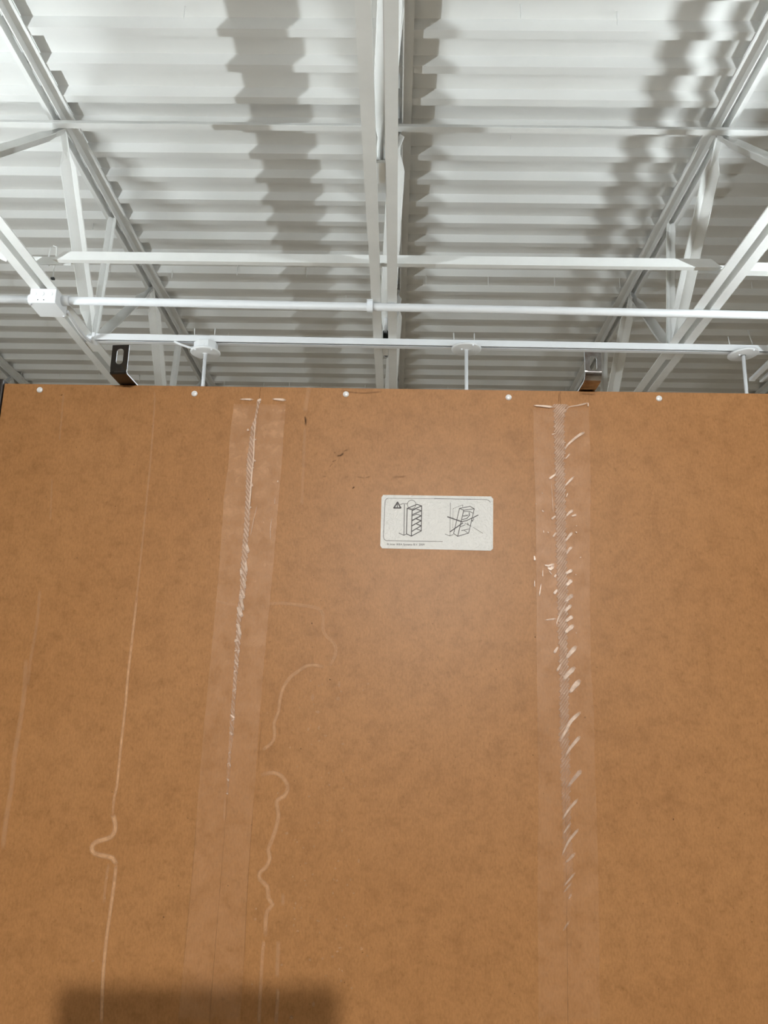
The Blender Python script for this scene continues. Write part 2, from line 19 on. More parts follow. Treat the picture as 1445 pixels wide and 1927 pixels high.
SCREWS = [[0.39,2.386,0.062],[0.725,2.414,0.057],[-0.767,2.404,0.055],[-0.894,4.118,0.06],[-0.518,4.126,0.06],[0.132,4.138,0.067],[0.468,4.142,0.067],[0.828,4.144,0.06],[-0.321,4.432,0.031],[0.864,4.471,0.03],[-1.263,5.649,0.046],[-0.982,5.668,0.042],[-0.796,5.662,0.05],[-0.567,5.673,0.042],[-0.252,5.681,0.05],[0.054,5.67,0.046],[0.342,5.679,0.037],[0.59,5.709,0.033],[0.898,5.718,0.033],[-2.714,5.595,0.058],[-2.43,5.585,0.05],[-2.16,5.614,0.042],[-1.874,5.632,0.054],[1.179,4.142,0.067],[1.525,4.156,0.047],[1.898,4.164,0.043],[1.682,3.795,0.044],[-1.546,3.728,0.038],[-1.599,4.122,0.054],[-1.1,4.936,0.03],[1.191,5.687,0.037],[-1.253,4.137,0.05],[0.442,3.034,0.034],[1.399,4.066,0.039]]
CAMROT = [[0.999725,-0.016711,0.016453],[0.011916,-0.242285,-0.970132],[0.020198,0.970061,-0.242019]]
ROOT = [-0.3547,0.7028,-0.00281,0.2882]
FPX = 1587.62

CAM_Z = 1.732
SC = bpy.context.scene
COL = SC.collection
R = math.radians

# ---------------------------------------------------------------- camera, light, exposure
cd = bpy.data.cameras.new('camera')
cam = bpy.data.objects.new('camera', cd)
COL.objects.link(cam)
rot = Matrix(CAMROT).to_4x4()
cam.matrix_world = Matrix.Translation((0, 0, CAM_Z)) @ rot
cd.sensor_fit = 'VERTICAL'
cd.sensor_height = 24.0
cd.lens = FPX / 1927 * 24.0
cd.clip_start = 0.02
cd.clip_end = 100
SC.camera = cam
SC.view_settings.view_transform = 'Standard'
SC.view_settings.look = 'None'
SC.view_settings.gamma = 1
SC.view_settings.use_curve_mapping = False
SC.view_settings.exposure = 0.0

world = bpy.data.worlds.new('world')
SC.world = world
world.use_nodes = True
world.node_tree.nodes['Background'].inputs[0].default_value = (0.8, 0.85, 0.9, 1)
world.node_tree.nodes['Background'].inputs[1].default_value = 0.3


def lamp(name, kind, loc, power, color, radius, target=None, angle=None, blend=0.3):
    ld = bpy.data.lights.new(name, kind)
    ld.energy = power
    ld.color = color
    if kind == 'AREA':
        ld.size = radius
    else:
        ld.shadow_soft_size = radius
    o = bpy.data.objects.new(name, ld)
    o.location = loc
    COL.objects.link(o)
    if target is not None:
        o.rotation_euler = (Vector(target) - Vector(loc)).to_track_quat('-Z', 'Y').to_euler()
    if angle:
        ld.spot_size = R(angle)
        ld.spot_blend = blend
    return o


TUBE_L, TUBE_R = 600.0, 345.0      # emission strength of the two fluorescent tubes (built further down)
# track spotlight behind the photographer, on the back of the bookcase
lamp('spotlight', 'SPOT', (0.18, -2.40, CAM_Z + 0.69), 208, (1.0, 0.94, 0.87), 0.035, (0.40, 0.7, CAM_Z - 0.45), 52, 0.8)
# added warm fill lamps for the ambient light, not actual fixtures
lamp('warm_fill_a', 'AREA', (-3.5, -3.5, 3.2), 9, (1.0, 0.62, 0.24), 1.2, (-3.0, -1.0, 0))
lamp('warm_fill_b', 'AREA', (3.5, -3.5, 3.2), 9, (1.0, 0.62, 0.24), 1.2, (3.0, -1.0, 0))
# added uplight behind the photographer, gives the board a cool sheen
lamp('sheen_fill_up', 'AREA', (0.0, -3.2, 2.8), 42, (0.94, 1.0, 1.04), 0.8, (0.0, -3.4, 5.0))
lamp('bounce_fill_c', 'AREA', (-3.0, 1.6, 2.2), 42, (0.93, 1.0, 0.92), 1.2, (-3.0, 1.7, 0))  # added fill pair aimed at the floor to bounce up onto the deck
lamp('bounce_fill_d', 'AREA', (3.0, 1.6, 2.2), 42, (0.93, 1.0, 0.92), 1.2, (3.0, 1.7, 0))


# ---------------------------------------------------------------- materials
def mat(name, base, rough=0.5, metal=0.0, spec=0.5):
    m = bpy.data.materials.new(name)
    m.use_nodes = True
    nt = m.node_tree
    b = nt.nodes['Principled BSDF']
    b.inputs['Base Color'].default_value = (*base, 1)
    b.inputs['Roughness'].default_value = rough
    b.inputs['Metallic'].default_value = metal
    b.inputs['Specular IOR Level'].default_value = spec
    return m, nt, b


def noise(nt, scale, detail=4, rough=0.55, vec=None):
    n = nt.nodes.new('ShaderNodeTexNoise')
    n.inputs['Scale'].default_value = scale
    n.inputs['Detail'].default_value = detail
    n.inputs['Roughness'].default_value = rough
    if vec is not None:
        nt.links.new(vec, n.inputs['Vector'])
    return n


def coords(nt, scale=None):
    tc = nt.nodes.new('ShaderNodeTexCoord')
    out = tc.outputs['Object']
    if scale:
        mp = nt.nodes.new('ShaderNodeMapping')
        mp.inputs['Scale'].default_value = scale
        nt.links.new(out, mp.inputs['Vector'])
        out = mp.outputs['Vector']
    return out


def ramp(nt, src, stops):
    r = nt.nodes.new('ShaderNodeValToRGB')
    e = r.color_ramp.elements
    while len(e) < len(stops):
        e.new(0.5)
    for i, (p, c) in enumerate(stops):
        e[i].position = p
        e[i].color = (*c, 1) if len(c) == 3 else c
    nt.links.new(src, r.inputs['Fac'])
    return r


def mix(nt, kind, fac, a, b):
    m = nt.nodes.new('ShaderNodeMix')
    m.data_type = 'RGBA'
    m.blend_type = kind
    if isinstance(fac, (int, float)):
        m.inputs[0].default_value = fac
    else:
        nt.links.new(fac, m.inputs[0])
    for s, v in ((6, a), (7, b)):
        if isinstance(v, tuple):
            m.inputs[s].default_value = (*v, 1)
        else:
            nt.links.new(v, m.inputs[s])
    return m.outputs[2]


def bump(nt, b, src, strength, dist):
    bp = nt.nodes.new('ShaderNodeBump')
    bp.inputs['Strength'].default_value = strength
    bp.inputs['Distance'].default_value = dist
    nt.links.new(src, bp.inputs['Height'])
    nt.links.new(bp.outputs['Normal'], b.inputs['Normal'])


def painted(name, base, rough=0.55, var=0.06, scale=6):
    m, nt, b = mat(name, base, rough)
    n = noise(nt, scale, 5, 0.6, coords(nt))
    lo = tuple(c * (1 - var) for c in base)
    hi = tuple(min(1, c * (1 + var)) for c in base)
    r = ramp(nt, n.outputs['Fac'], [(0.3, lo), (0.7, hi)])
    nt.links.new(r.outputs['Color'], b.inputs['Base Color'])
    return m


M_DECK = painted('deck_white_paint', (0.74, 0.74, 0.72), 0.6, 0.04, 3)
M_STEEL = painted('joist_white_paint', (0.76, 0.76, 0.74), 0.5, 0.04, 8)
M_PIPE = painted('conduit_white_paint', (0.80, 0.81, 0.825), 0.4, 0.02, 10)
M_BOX = painted('box_white_paint', (0.82, 0.83, 0.84), 0.45, 0.02, 10)
M_FLOOR = painted('floor_boards', (0.42, 0.34, 0.26), 0.5, 0.15, 2)
M_WALL = painted('wall_paint', (0.60, 0.57, 0.53), 0.7, 0.04, 1)
M_DARK, _, _ = mat('black_fitting', (0.02, 0.022, 0.022), 0.4)
M_WOOD = painted('black_brown_foil', (0.018, 0.013, 0.012), 0.45, 0.3, 30)
M_GREY = painted('grey_fitting', (0.16, 0.17, 0.16), 0.5, 0.1, 20)
M_ZINC, _, _ = mat('zinc', (0.75, 0.77, 0.8), 0.35, 0.8)
M_NAIL, _, _ = mat('nail_zinc', (0.88, 0.91, 0.95), 0.35, 0.1)
M_BLACKBODY, _, _ = mat('black_plastic', (0.02, 0.02, 0.022), 0.4)

# bracket steel: tempered, brown-tinted sheet
M_BRACKET, nt, b = mat('bracket_steel', (0.2, 0.19, 0.18), 0.16, 1.0)
n = noise(nt, 90, 3, 0.6, coords(nt))
r = ramp(nt, n.outputs['Fac'], [(0.3, (0.20, 0.16, 0.14)), (0.6, (0.36, 0.35, 0.34))])
nt.links.new(r.outputs['Color'], b.inputs['Base Color'])
bump(nt, b, n.outputs['Fac'], 0.15, 0.001)
M_BRACKET_DARK_REFL, nt, b = mat('bracket_dark_reflection', (0.01, 0.01, 0.01), 0.3, 0.0)  # near-black colour stands in for dark surroundings mirrored in the metal
n = noise(nt, 70, 3, 0.6, coords(nt))
r = ramp(nt, n.outputs['Fac'], [(0.45, (0.008, 0.008, 0.008)), (0.75, (0.02, 0.012, 0.007))])
nt.links.new(r.outputs['Color'], b.inputs['Base Color'])

# hardboard: warm brown, cloudy mottling, fine fibre grain
M_BOARD, nt, b = mat('hardboard', (0.4, 0.2, 0.09), 0.40, 0, 0.24)
c0 = coords(nt)
n1 = noise(nt, 9, 4, 0.6, c0)
n2 = noise(nt, 60, 7, 0.7, c0)
n3 = noise(nt, 620, 3, 0.6, coords(nt, (1.0, 1.0, 0.45)))
n4 = noise(nt, 150, 5, 0.7, c0)
r1 = ramp(nt, n1.outputs['Fac'], [(0.3, (0.415, 0.203, 0.076)), (0.7, (0.45, 0.227, 0.090))])
r2 = ramp(nt, n2.outputs['Fac'], [(0.30, (0.82, 0.80, 0.77)), (0.50, (0.99, 0.99, 0.99)), (0.72, (1.08, 1.08, 1.08))])
r3 = ramp(nt, n3.outputs['Fac'], [(0.25, (0.86, 0.85, 0.83)), (0.5, (1.0, 1.0, 1.0)), (0.75, (1.12, 1.12, 1.13))])
r4 = ramp(nt, n4.outputs['Fac'], [(0.27, (0.80, 0.77, 0.72)), (0.43, (1.0, 1.0, 1.0)), (0.8, (1.06, 1.06, 1.06))])
x = mix(nt, 'MULTIPLY', 1.0, r1.outputs['Color'], r2.outputs['Color'])
x = mix(nt, 'MULTIPLY', 1.0, x, r3.outputs['Color'])
x = mix(nt, 'MULTIPLY', 1.0, x, r4.outputs['Color'])
nt.links.new(x, b.inputs['Base Color'])
bump(nt, b, n3.outputs['Fac'], 0.12, 0.0006)


def film(name, base, rough, spec=0.5, bumpy=0.0, grain=None, metal=0.0):
    """see-through layer: the vertex attribute 'fade' says how much of it covers what lies below"""
    m, nt, b = mat(name, base, rough, metal, spec)
    out = nt.nodes['Material Output']
    at = nt.nodes.new('ShaderNodeAttribute')
    at.attribute_name = 'fade'
    tr = nt.nodes.new('ShaderNodeBsdfTransparent')
    mx = nt.nodes.new('ShaderNodeMixShader')
    fac = at.outputs['Fac']
    if grain:
        n = noise(nt, grain[0], 4, 0.6, coords(nt, grain[2] if len(grain) > 2 else None))
        mr = nt.nodes.new('ShaderNodeMapRange')
        mr.inputs['From Min'].default_value = 0.3
        mr.inputs['From Max'].default_value = 0.7
        mr.inputs['To Min'].default_value = 1 - grain[1]
        mr.inputs['To Max'].default_value = 1 + grain[1]
        nt.links.new(n.outputs['Fac'], mr.inputs['Value'])
        mu = nt.nodes.new('ShaderNodeMath')
        mu.operation = 'MULTIPLY'
        mu.use_clamp = True
        nt.links.new(fac, mu.inputs[0])
        nt.links.new(mr.outputs['Result'], mu.inputs[1])
        fac = mu.outputs[0]
        if bumpy:
            bump(nt, b, n.outputs['Fac'], bumpy, 0.0006)
    nt.links.new(fac, mx.inputs['Fac'])
    nt.links.new(tr.outputs[0], mx.inputs[1])
    nt.links.new(b.outputs[0], mx.inputs[2])
    nt.links.new(mx.outputs[0], out.inputs['Surface'])
    return m


M_TAPE = film('clear_tape', (0.84, 0.51, 0.29), 0.3, 0.5, 0.2, (60, 0.6))
M_CREASE = film('creased_tape', (0.76, 0.57, 0.45), 0.35, 0.5, 0.15, (120, 0.2, (1.0, 1.0, 0.5)))
M_FOLD = film('white_tape_fold', (0.84, 0.67, 0.55), 0.28, 0.6, 0.3, (200, 0.25))
M_DRIP = film('water_mark', (0.82, 0.50, 0.28), 0.5, 0.3, 0, (130, 0.3))
M_SMUDGE = film('dark_mark', (0.05, 0.025, 0.012), 0.6, 0.2, 0, (300, 0.5))
M_SPECK = film('dark_fleck', (0.07, 0.04, 0.02), 0.6, 0.2)

M_STICKER, nt, b = mat('paper_sticker', (0.80, 0.82, 0.80), 0.33, 0, 0.5)
n = noise(nt, 420, 3, 0.6, coords(nt))
bump(nt, b, n.outputs['Fac'], 0.55, 0.0008)
n = noise(nt, 40, 3, 0.6, coords(nt))
r = ramp(nt, n.outputs['Fac'], [(0.3, (0.63, 0.67, 0.68)), (0.7, (0.69, 0.72, 0.72))])
nt.links.new(r.outputs['Color'], b.inputs['Base Color'])
M_INK, _, _ = mat('black_ink', (0.03, 0.028, 0.035), 0.45)


# ---------------------------------------------------------------- mesh helpers
def obj(name, bm, m, parent=None, smooth=False, rec=True):
    me = bpy.data.meshes.new(name)
    if rec:
        bmesh.ops.recalc_face_normals(bm, faces=bm.faces[:])
    bm.to_mesh(me)
    bm.free()
    if smooth:
        for p in me.polygons:
            p.use_smooth = True
    me.materials.append(m)
    o = bpy.data.objects.new(name, me)
    COL.objects.link(o)
    if parent is not None:
        o.parent = parent
    return o


def empty(name, loc=(0, 0, 0), rz=0):
    o = bpy.data.objects.new(name, None)
    o.empty_display_size = 0.1
    o.location = loc
    o.rotation_euler = (0, 0, rz)
    COL.objects.link(o)
    return o


def tag(o, label=None, cat=None, group=None, kind=None):
    for k, v in (('label', label), ('category', cat), ('group', group), ('kind', kind)):
        if v:
            o[k] = v
    return o


def box(bm, a, b, bevel=0.0):
    x0, y0, z0 = a
    x1, y1, z1 = b
    vs = [bm.verts.new((x, y, z)) for x in (x0, x1) for y in (y0, y1) for z in (z0, z1)]
    fs = []
    for q in ((0, 1, 3, 2), (4, 6, 7, 5), (0, 4, 5, 1), (2, 3, 7, 6), (0, 2, 6, 4), (1, 5, 7, 3)):
        fs.append(bm.faces.new([vs[i] for i in q]))
    if bevel:
        es = list({e for f in fs for e in f.edges})
        bmesh.ops.bevel(bm, geom=es, offset=bevel, segments=2, affect='EDGES', profile=0.6)


def extrude_profile(bm, prof, frames, cap=True):
    """sweep a closed 2-D profile through 4x4 frames (profile in the frame's local XZ plane)"""
    rings = []
    for fr, s in frames:
        rings.append([bm.verts.new(fr @ Vector((p[0] * s, 0, p[1] * s))) for p in prof])
    k = len(prof)
    for a, b2 in zip(rings, rings[1:]):
        for i in range(k):
            j = (i + 1) % k
            bm.faces.new((a[i], a[j], b2[j], b2[i]))
    if cap:
        bm.faces.new(rings[0])
        bm.faces.new(rings[-1])


def along(p, q, up):
    """frame at p with +Y towards q and +Z near up"""
    y = (Vector(q) - Vector(p)).normalized()
    z = Vector(up)
    x = y.cross(z).normalized()
    z = x.cross(y).normalized()
    m = Matrix((x, y, z)).transposed().to_4x4()
    return m


def sweep(bm, prof, p, q, up, cap=True):
    m = along(p, q, up)
    extrude_profile(bm, prof, [(Matrix.Translation(p) @ m, 1), (Matrix.Translation(q) @ m, 1)], cap)


def circle(r, n=16):
    return [(r * math.cos(2 * math.pi * i / n), r * math.sin(2 * math.pi * i / n)) for i in range(n)]


def tube(bm, pts, r, n=12, up=(0, 0, 1)):
    fr = []
    for i, p in enumerate(pts):
        a = Vector(pts[max(0, i - 1)])
        b = Vector(pts[min(len(pts) - 1, i + 1)])
        d = (b - a).normalized()
        u = Vector(up)
        if abs(d.dot(u)) > 0.95:
            u = Vector((1, 0, 0))
        m = along((0, 0, 0), d, u)
        rr = r[i] if isinstance(r, (list, tuple)) else r
        fr.append((Matrix.Translation(p) @ m, rr))
    extrude_profile(bm, circle(1.0, n), fr)


def lathe(bm, prof, c, n=32):
    """prof: (radius, z) from bottom to top around the vertical through c"""
    rings = []
    for r_, z in prof:
        rings.append([bm.verts.new((c[0] + r_ * math.cos(2 * math.pi * i / n), c[1] + r_ * math.sin(2 * math.pi * i / n), c[2] + z)) for i in range(n)])
    for a, b in zip(rings, rings[1:]):
        for i in range(n):
            bm.faces.new((a[i], a[(i + 1) % n], b[(i + 1) % n], b[i]))
    bm.faces.new(rings[0])
    bm.faces.new(rings[-1])


def L_profile(w, h, t, sx=1, sz=1):
    """angle iron: corner at the origin, horizontal leg w along +-x, vertical leg h along +-z"""
    p = [(0, 0), (w, 0), (w, t), (t, t), (t, h), (0, h)]
    return [(x * sx, z * sz) for x, z in p]


# ---------------------------------------------------------------- the setting
DECK = 2.36 + CAM_Z        # underside of the ribs
PITCH, RIB, RUN, DEP = 0.1678, 0.037, 0.015, 0.034
X0, X1, Y0, Y1 = -7.0, 7.0, -5.0, 10.0

bm = bmesh.new()
prof = []
k0 = int((Y0 - 2.501) / PITCH)
k1 = int((Y1 - 2.501) / PITCH)
for k in range(k0, k1 + 1):
    ye = 2.501 + k * PITCH           # far edge of the rib's flat bottom
    prof += [(ye - RIB - RUN, DECK + DEP), (ye - RIB, DECK), (ye, DECK), (ye + RUN, DECK + DEP)]
top = [bm.verts.new((X0, y, z)) for y, z in prof]
bot = [bm.verts.new((X1, y, z)) for y, z in prof]
for i in range(len(prof) - 1):
    bm.faces.new((top[i], bot[i], bot[i + 1], top[i + 1]))
ret = bmesh.ops.extrude_face_region(bm, geom=bm.faces[:])
for v in [g for g in ret['geom'] if isinstance(g, bmesh.types.BMVert)]:
    v.co.z += 0.002
ceiling = tag(obj('ceiling', bm, M_DECK), 'white painted corrugated steel roof deck', kind='structure')


def slab(name, a, b, m, label):
    bm = bmesh.new()
    box(bm, a, b)
    return tag(obj(name, bm, m), label, kind='structure')


ROOF = DECK + DEP
slab('floor', (X0, Y0, -0.1), (X1, Y1, 0), M_FLOOR, 'warm brown shop floor')
slab('wall_left', (X0 - 0.1, Y0, 0), (X0, Y1, ROOF), M_WALL, 'pale wall on the left of the hall')
slab('wall_right', (X1, Y0, 0), (X1 + 0.1, Y1, ROOF), M_WALL, 'pale wall on the right of the hall')
slab('wall_back', (X0, Y1, 0), (X1, Y1 + 0.1, ROOF), M_WALL, 'pale wall at the far end of the hall')
slab('wall_front', (X0, Y0 - 0.1, 0), (X1, Y0, ROOF), M_WALL, 'pale wall behind the photographer')

# roof screws: their tips stick out below the deck
bm = bmesh.new()
tube(bm, [(0, 0, 0.004), (0, 0, -0.8), (0, 0, -1)], [0.0022, 0.0022, 0.0006], 6)
sme = None
for x, y, L in SCREWS:
    if sme is None:
        o = obj('roof_screw', bm, M_STEEL, ceiling)
        sme = o.data
    else:
        o = bpy.data.objects.new('roof_screw', sme)
        COL.objects.link(o)
        o.parent = ceiling
    # seat it on whatever part of the deck profile is above it
    ph = (y - 2.501) % PITCH
    z = DECK + DEP
    if ph > PITCH - RIB:
        z = DECK
    elif ph < RUN:
        z = DECK + DEP * ph / RUN
    elif ph > PITCH - RIB - RUN:
        z = DECK + DEP * (PITCH - RIB - ph) / RUN
    o.location = (x, y, z)
    o.scale = (1, 1, L)

# ---------------------------------------------------------------- open-web joists
TOPX = [-2.764, -1.394, -0.024, 1.273, 2.61]
SHIFT = [-0.04, -0.040, -0.046, -0.028, -0.03]
LAB = ['white open-web roof joist beyond the left lower corner, outermost on the left',
       'white open-web roof joist on the left carrying the square junction box',
       'white open-web roof joist running overhead in the middle of the picture',
       'white open-web roof joist on the right, sloping up to the right edge',
       'white open-web roof joist outermost on the right, mostly outside the picture']
GAP, LEG, TH = 0.014, 0.038, 0.005
BOT = 1.66 + CAM_Z
B0 = 3.60


def vee(w, t):
    """open V section with its ridge up, for a crimped-end web angle"""
    h = w * 0.95
    return [(-w, 0), (0, h), (w, 0), (w - t * 0.8, -t * 0.6), (0, h - t * 1.4), (-w + t * 0.8, -t * 0.6)]


def web(bm, p, q, w=0.033, away=(0, 1, 0.2), crimp=True):
    p, q = Vector(p), Vector(q)
    L = (q - p).length
    m = along(p, q, away)
    d = (q - p).normalized()
    st = [(0, 0.42), (0.085, 0.42), (0.15, 1.0), (L - 0.15, 1.0), (L - 0.085, 0.42), (L, 0.42)]
    if not crimp:
        st = [(0, 0.8), (0.03, 1.0), (L - 0.03, 1.0), (L, 0.8)]
    pr = vee(w, 0.004)
    rings = []
    for s, k in st:
        fr = Matrix.Translation(p + d * s) @ m
        rings.append([bm.verts.new(fr @ Vector((a * k, 0, b * (0.6 + 0.4 * k)))) for a, b in pr])
    for a, b in zip(rings, rings[1:]):
        for i in range(6):
            j = (i + 1) % 6
            bm.faces.new((a[i], a[j], b[j], b[i]))
    bm.faces.new(rings[0])
    bm.faces.new(rings[-1])


JOISTS = []
for i, (tx, sh) in enumerate(zip(TOPX, SHIFT)):
    root = empty('steel_joist', (tx, 0, DECK))
    tag(root, LAB[i], 'roof joist', 'open-web joists under the roof deck')
    JOISTS.append(root)
    dz = BOT - DECK
    for s in (-1, 1):
        bm = bmesh.new()
        sweep(bm, L_profile(LEG, LEG, TH, s, -1), (s * GAP, Y0, -0.0005), (s * GAP, Y1, -0.0005), (0, 0, 1))
        obj('top_chord', bm, M_STEEL, root)
        bm = bmesh.new()
        sweep(bm, L_profile(LEG, LEG, TH, s, 1), (sh + s * GAP, Y0, dz), (sh + s * GAP, Y1, dz), (0, 0, 1))
        obj('bottom_chord', bm, M_STEEL, root)
    for k in range(-5, 5):
        yb = B0 + 1.3 * k
        if yb < Y0 + 0.8 or yb > Y1 - 0.8:
            continue
        zb, zt = dz + 0.022, -0.03
        for (ya, za), (yc, zc), w in ((((yb, zb), (yb - 0.65, zt), 0.036)), (((yb, zb), (yb + 0.65, zt), 0.033)), (((yb + 0.01, zb), (yb - 0.03, zt), 0.022))):
            bm = bmesh.new()
            web(bm, (sh, ya, za), (0, yc, zc), w, (0, 1, 0.2), w > 0.03)
            obj('web_member', bm, M_STEEL, root)
        bm = bmesh.new()
        box(bm, (sh - GAP + 0.001, yb - 0.05, dz + 0.004), (sh + GAP - 0.001, yb + 0.05, dz + 0.014))
        obj('filler_plate', bm, M_STEEL, root)

# splice in the middle joist's near left angle
bm = bmesh.new()
box(bm, (SHIFT[2] - GAP - LEG - 0.001, Y0, BOT - DECK - 0.008), (SHIFT[2] - GAP + 0.001, 2.66, BOT - DECK + 0.0005))
obj('splice_plate', bm, M_STEEL, JOISTS[2])


# ---------------------------------------------------------------- bridging
def bar(name, p, q, prof, label, up=(0, 0, 1), miter=0.0, group=None):
    bm = bmesh.new()
    sweep(bm, prof, p, q, up)
    o = obj(name, bm, M_STEEL)
    tag(o, label, 'bridging bar', group)
    return o


TZ = DECK - 0.040
Lb = [(0.0, 0.0), (0.0, 0.036), (-0.004, 0.036), (-0.004, 0.004), (-0.036, 0.004), (-0.036, 0.0)]
bar('bridging_bar', (-4.2, 2.88, TZ - 0.040), (4.2, 2.90, TZ - 0.040), [(0, 0), (0.03, 0), (0.03, 0.004), (0.004, 0.004), (0.004, 0.034), (0, 0.034)],
    'thin white bar crossing just under the roof deck, upper of the two bridging bars')
# lower bar: upright leg towards the aisle, second leg folded back, mitred ends
bm = bmesh.new()
zb, yb = BOT + 0.040, 2.895
secs = []
for xe, sgn in ((-1.345, 1), (1.215, -1)):
    secs.append([bm.verts.new((xe + dx * sgn, yb + dy, zb + dz)) for dx, dy, dz in (
        (0.0, 0.0, 0.0), (0.040, 0.0, 0.036), (0.040, 0.004, 0.036), (0.006, 0.004, 0.004), (0.018, 0.024, 0.004), (0.018, 0.024, 0.0))])
a, b2 = secs
for i in range(6):
    bm.faces.new((a[i], a[(i + 1) % 6], b2[(i + 1) % 6], b2[i]))
bm.faces.new(a)
bm.faces.new(b2)
tag(obj('bridging_bar', bm, M_STEEL), 'long white angle bar with mitred ends crossing the bottom chords of the joists', 'bridging bar')
bar('bridging_bar', (-1.49, 2.945, BOT + 0.046), (-1.29, 2.945, BOT + 0.044), [(0, 0), (0.004, 0), (0.004, 0.034), (0, 0.034)], 'short white lap piece of bridging angle on the joist with the junction box')
bar('bridging_bar', (1.14, 2.945, BOT + 0.043), (1.30, 2.945, BOT + 0.041), [(0, 0), (0.004, 0), (0.004, 0.034), (0, 0.034)], 'short white lap piece of bridging angle on the right joist')
bar('bridging_bar', (1.31, 2.90, BOT + 0.03), (2.64, 2.91, BOT + 0.03), Lb, 'white angle bar leaving the right joist for the right edge, level with the mitred bar')
Lx = [(-0.018, 0), (0.018, 0), (0.018, 0.004), (-0.018, 0.004)]
bar('cross_brace', (-1.485, 2.855, BOT + 0.03), (TOPX[0] + 0.04, 2.855, TZ - 0.03), [(-0.03, 0), (0.03, 0), (0.03, 0.004), (-0.03, 0.004)], 'wide white diagonal brace at the left edge rising from the junction box joist', (0, -1, 0))

# ---------------------------------------------------------------- conduit, junction box
PZ = CAM_Z + 1.642


def py(x):
    return 3.135 + 0.017 * x


root = empty('conduit_pipe', (0, py(0), PZ))
tag(root, 'long white round conduit pipe running across under the joists', 'pipe')
for xa, xb in ((-3.6, -1.485), (-1.382, 3.4)):
    bm = bmesh.new()
    tube(bm, [(xa, py(xa) - py(0), 0), (xb, py(xb) - py(0), 0)], 0.0165, 20)
    obj('pipe', bm, M_PIPE, root, True)
bm = bmesh.new()
cx_ = -0.128
w = 0.012
pts = [(-0.034, 0.0165), (-0.020, 0.0165)] + [(0.0185 * math.cos(t), 0.0185 * math.sin(t)) for t in [math.pi * (0.85 + 0.1 * k) for k in range(14)]] + [(0.020, 0.0165), (0.034, 0.0165)]
outer = [(p[0], p[1]) for p in pts]
for (ya, za), (yb_, zb_) in zip(outer, outer[1:]):
    vs = [bm.verts.new((cx_ + s * w, py(cx_) - py(0) + y, z)) for s, y, z in ((-1, ya, za), (1, ya, za), (1, yb_, zb_), (-1, yb_, zb_))]
    bm.faces.new(vs)
bmesh.ops.remove_doubles(bm, verts=bm.verts[:], dist=0.0005)
o = obj('pipe_strap', bm, M_NAIL, root)
md = o.modifiers.new('thick', 'SOLIDIFY')
md.thickness = 0.003
bm = bmesh.new()
lathe(bm, [(0.004, -0.022), (0.006, -0.020), (0.006, -0.012)], (cx_, py(cx_) - py(0) + 0.027, 0.04), 8)
obj('strap_screw', bm, M_ZINC, root)
for xb, s in ((-1.485, -1), (-1.382, 1)):
    bm = bmesh.new()
    tube(bm, [(xb, py(xb) - py(0), 0), (xb + s * 0.03, py(xb) - py(0), 0)], 0.021, 16)
    obj('connector', bm, M_PIPE, root, True)

JB = empty('junction_box', (-1.434, 3.047, CAM_Z + 1.6))
tag(JB, 'square white metal junction box under the left joist with pipes leaving both sides', 'junction box')
bm = bmesh.new()
box(bm, (-0.0525, 0, 0), (0.0525, 0.118, 0.0595), 0.0025)
obj('box_body', bm, M_BOX, JB)
bm = bmesh.new()
box(bm, (-0.055, -0.002, -0.004), (0.055, 0.121, 0.0), 0.001)
obj('cover_plate', bm, M_BOX, JB)
for x in (-0.036, -0.004, 0.030):
    bm = bmesh.new()
    fr = Matrix.Translation((x, -0.0005, 0.036)) @ Matrix.Identity(4)
    ring = circle(0.0105, 20)
    inner = circle(0.0088, 20)
    a = [bm.verts.new((x + p[0], -0.0002, 0.036 + p[1])) for p in ring]
    b2 = [bm.verts.new((x + p[0], -0.0016, 0.036 + p[1])) for p in inner]
    for i in range(20):
        bm.faces.new((a[i], a[(i + 1) % 20], b2[(i + 1) % 20], b2[i]))
    bm.faces.new(b2)
    obj('knockout', bm, M_BOX, JB)
for x in (-0.018, 0.006):
    bm = bmesh.new()
    tube(bm, [(x, 0.001, 0.010), (x, -0.0008, 0.010)], 0.0022, 8)
    obj('screw_hole', bm, M_DARK, JB)
for x, y in ((-0.047, 0.008), (0.046, 0.112)):
    bm = bmesh.new()
    lathe(bm, [(0.002, -0.009), (0.0045, -0.007), (0.0045, -0.003)], (x, y, 0), 10)
    obj('cover_screw', bm, M_ZINC, JB, True)

# flexible conduit from the box to the strut
FX = empty('flexible_conduit', (-1.40, 3.12, CAM_Z + 1.62))
tag(FX, 'thin white flexible conduit sagging from the junction box to the strut end', 'cable')
pts, rad = [], []
p0, p1, p2, p3 = Vector((0.02, 0.04, 0)), Vector((0.02, 0.20, -0.02)), Vector((-0.005, 0.36, 0.0)), Vector((0.03, 0.365, 0.022))
N = 70
for i in range(N + 1):
    t = i / N
    p = p0 * (1 - t) ** 3 + p1 * 3 * t * (1 - t) ** 2 + p2 * 3 * t * t * (1 - t) + p3 * t ** 3
    pts.append(p)
    rad.append(0.0085 if i % 2 else 0.0068)
bm = bmesh.new()
tube(bm, pts, rad, 10)
obj('conduit_sleeve', bm, M_PIPE, FX, True)

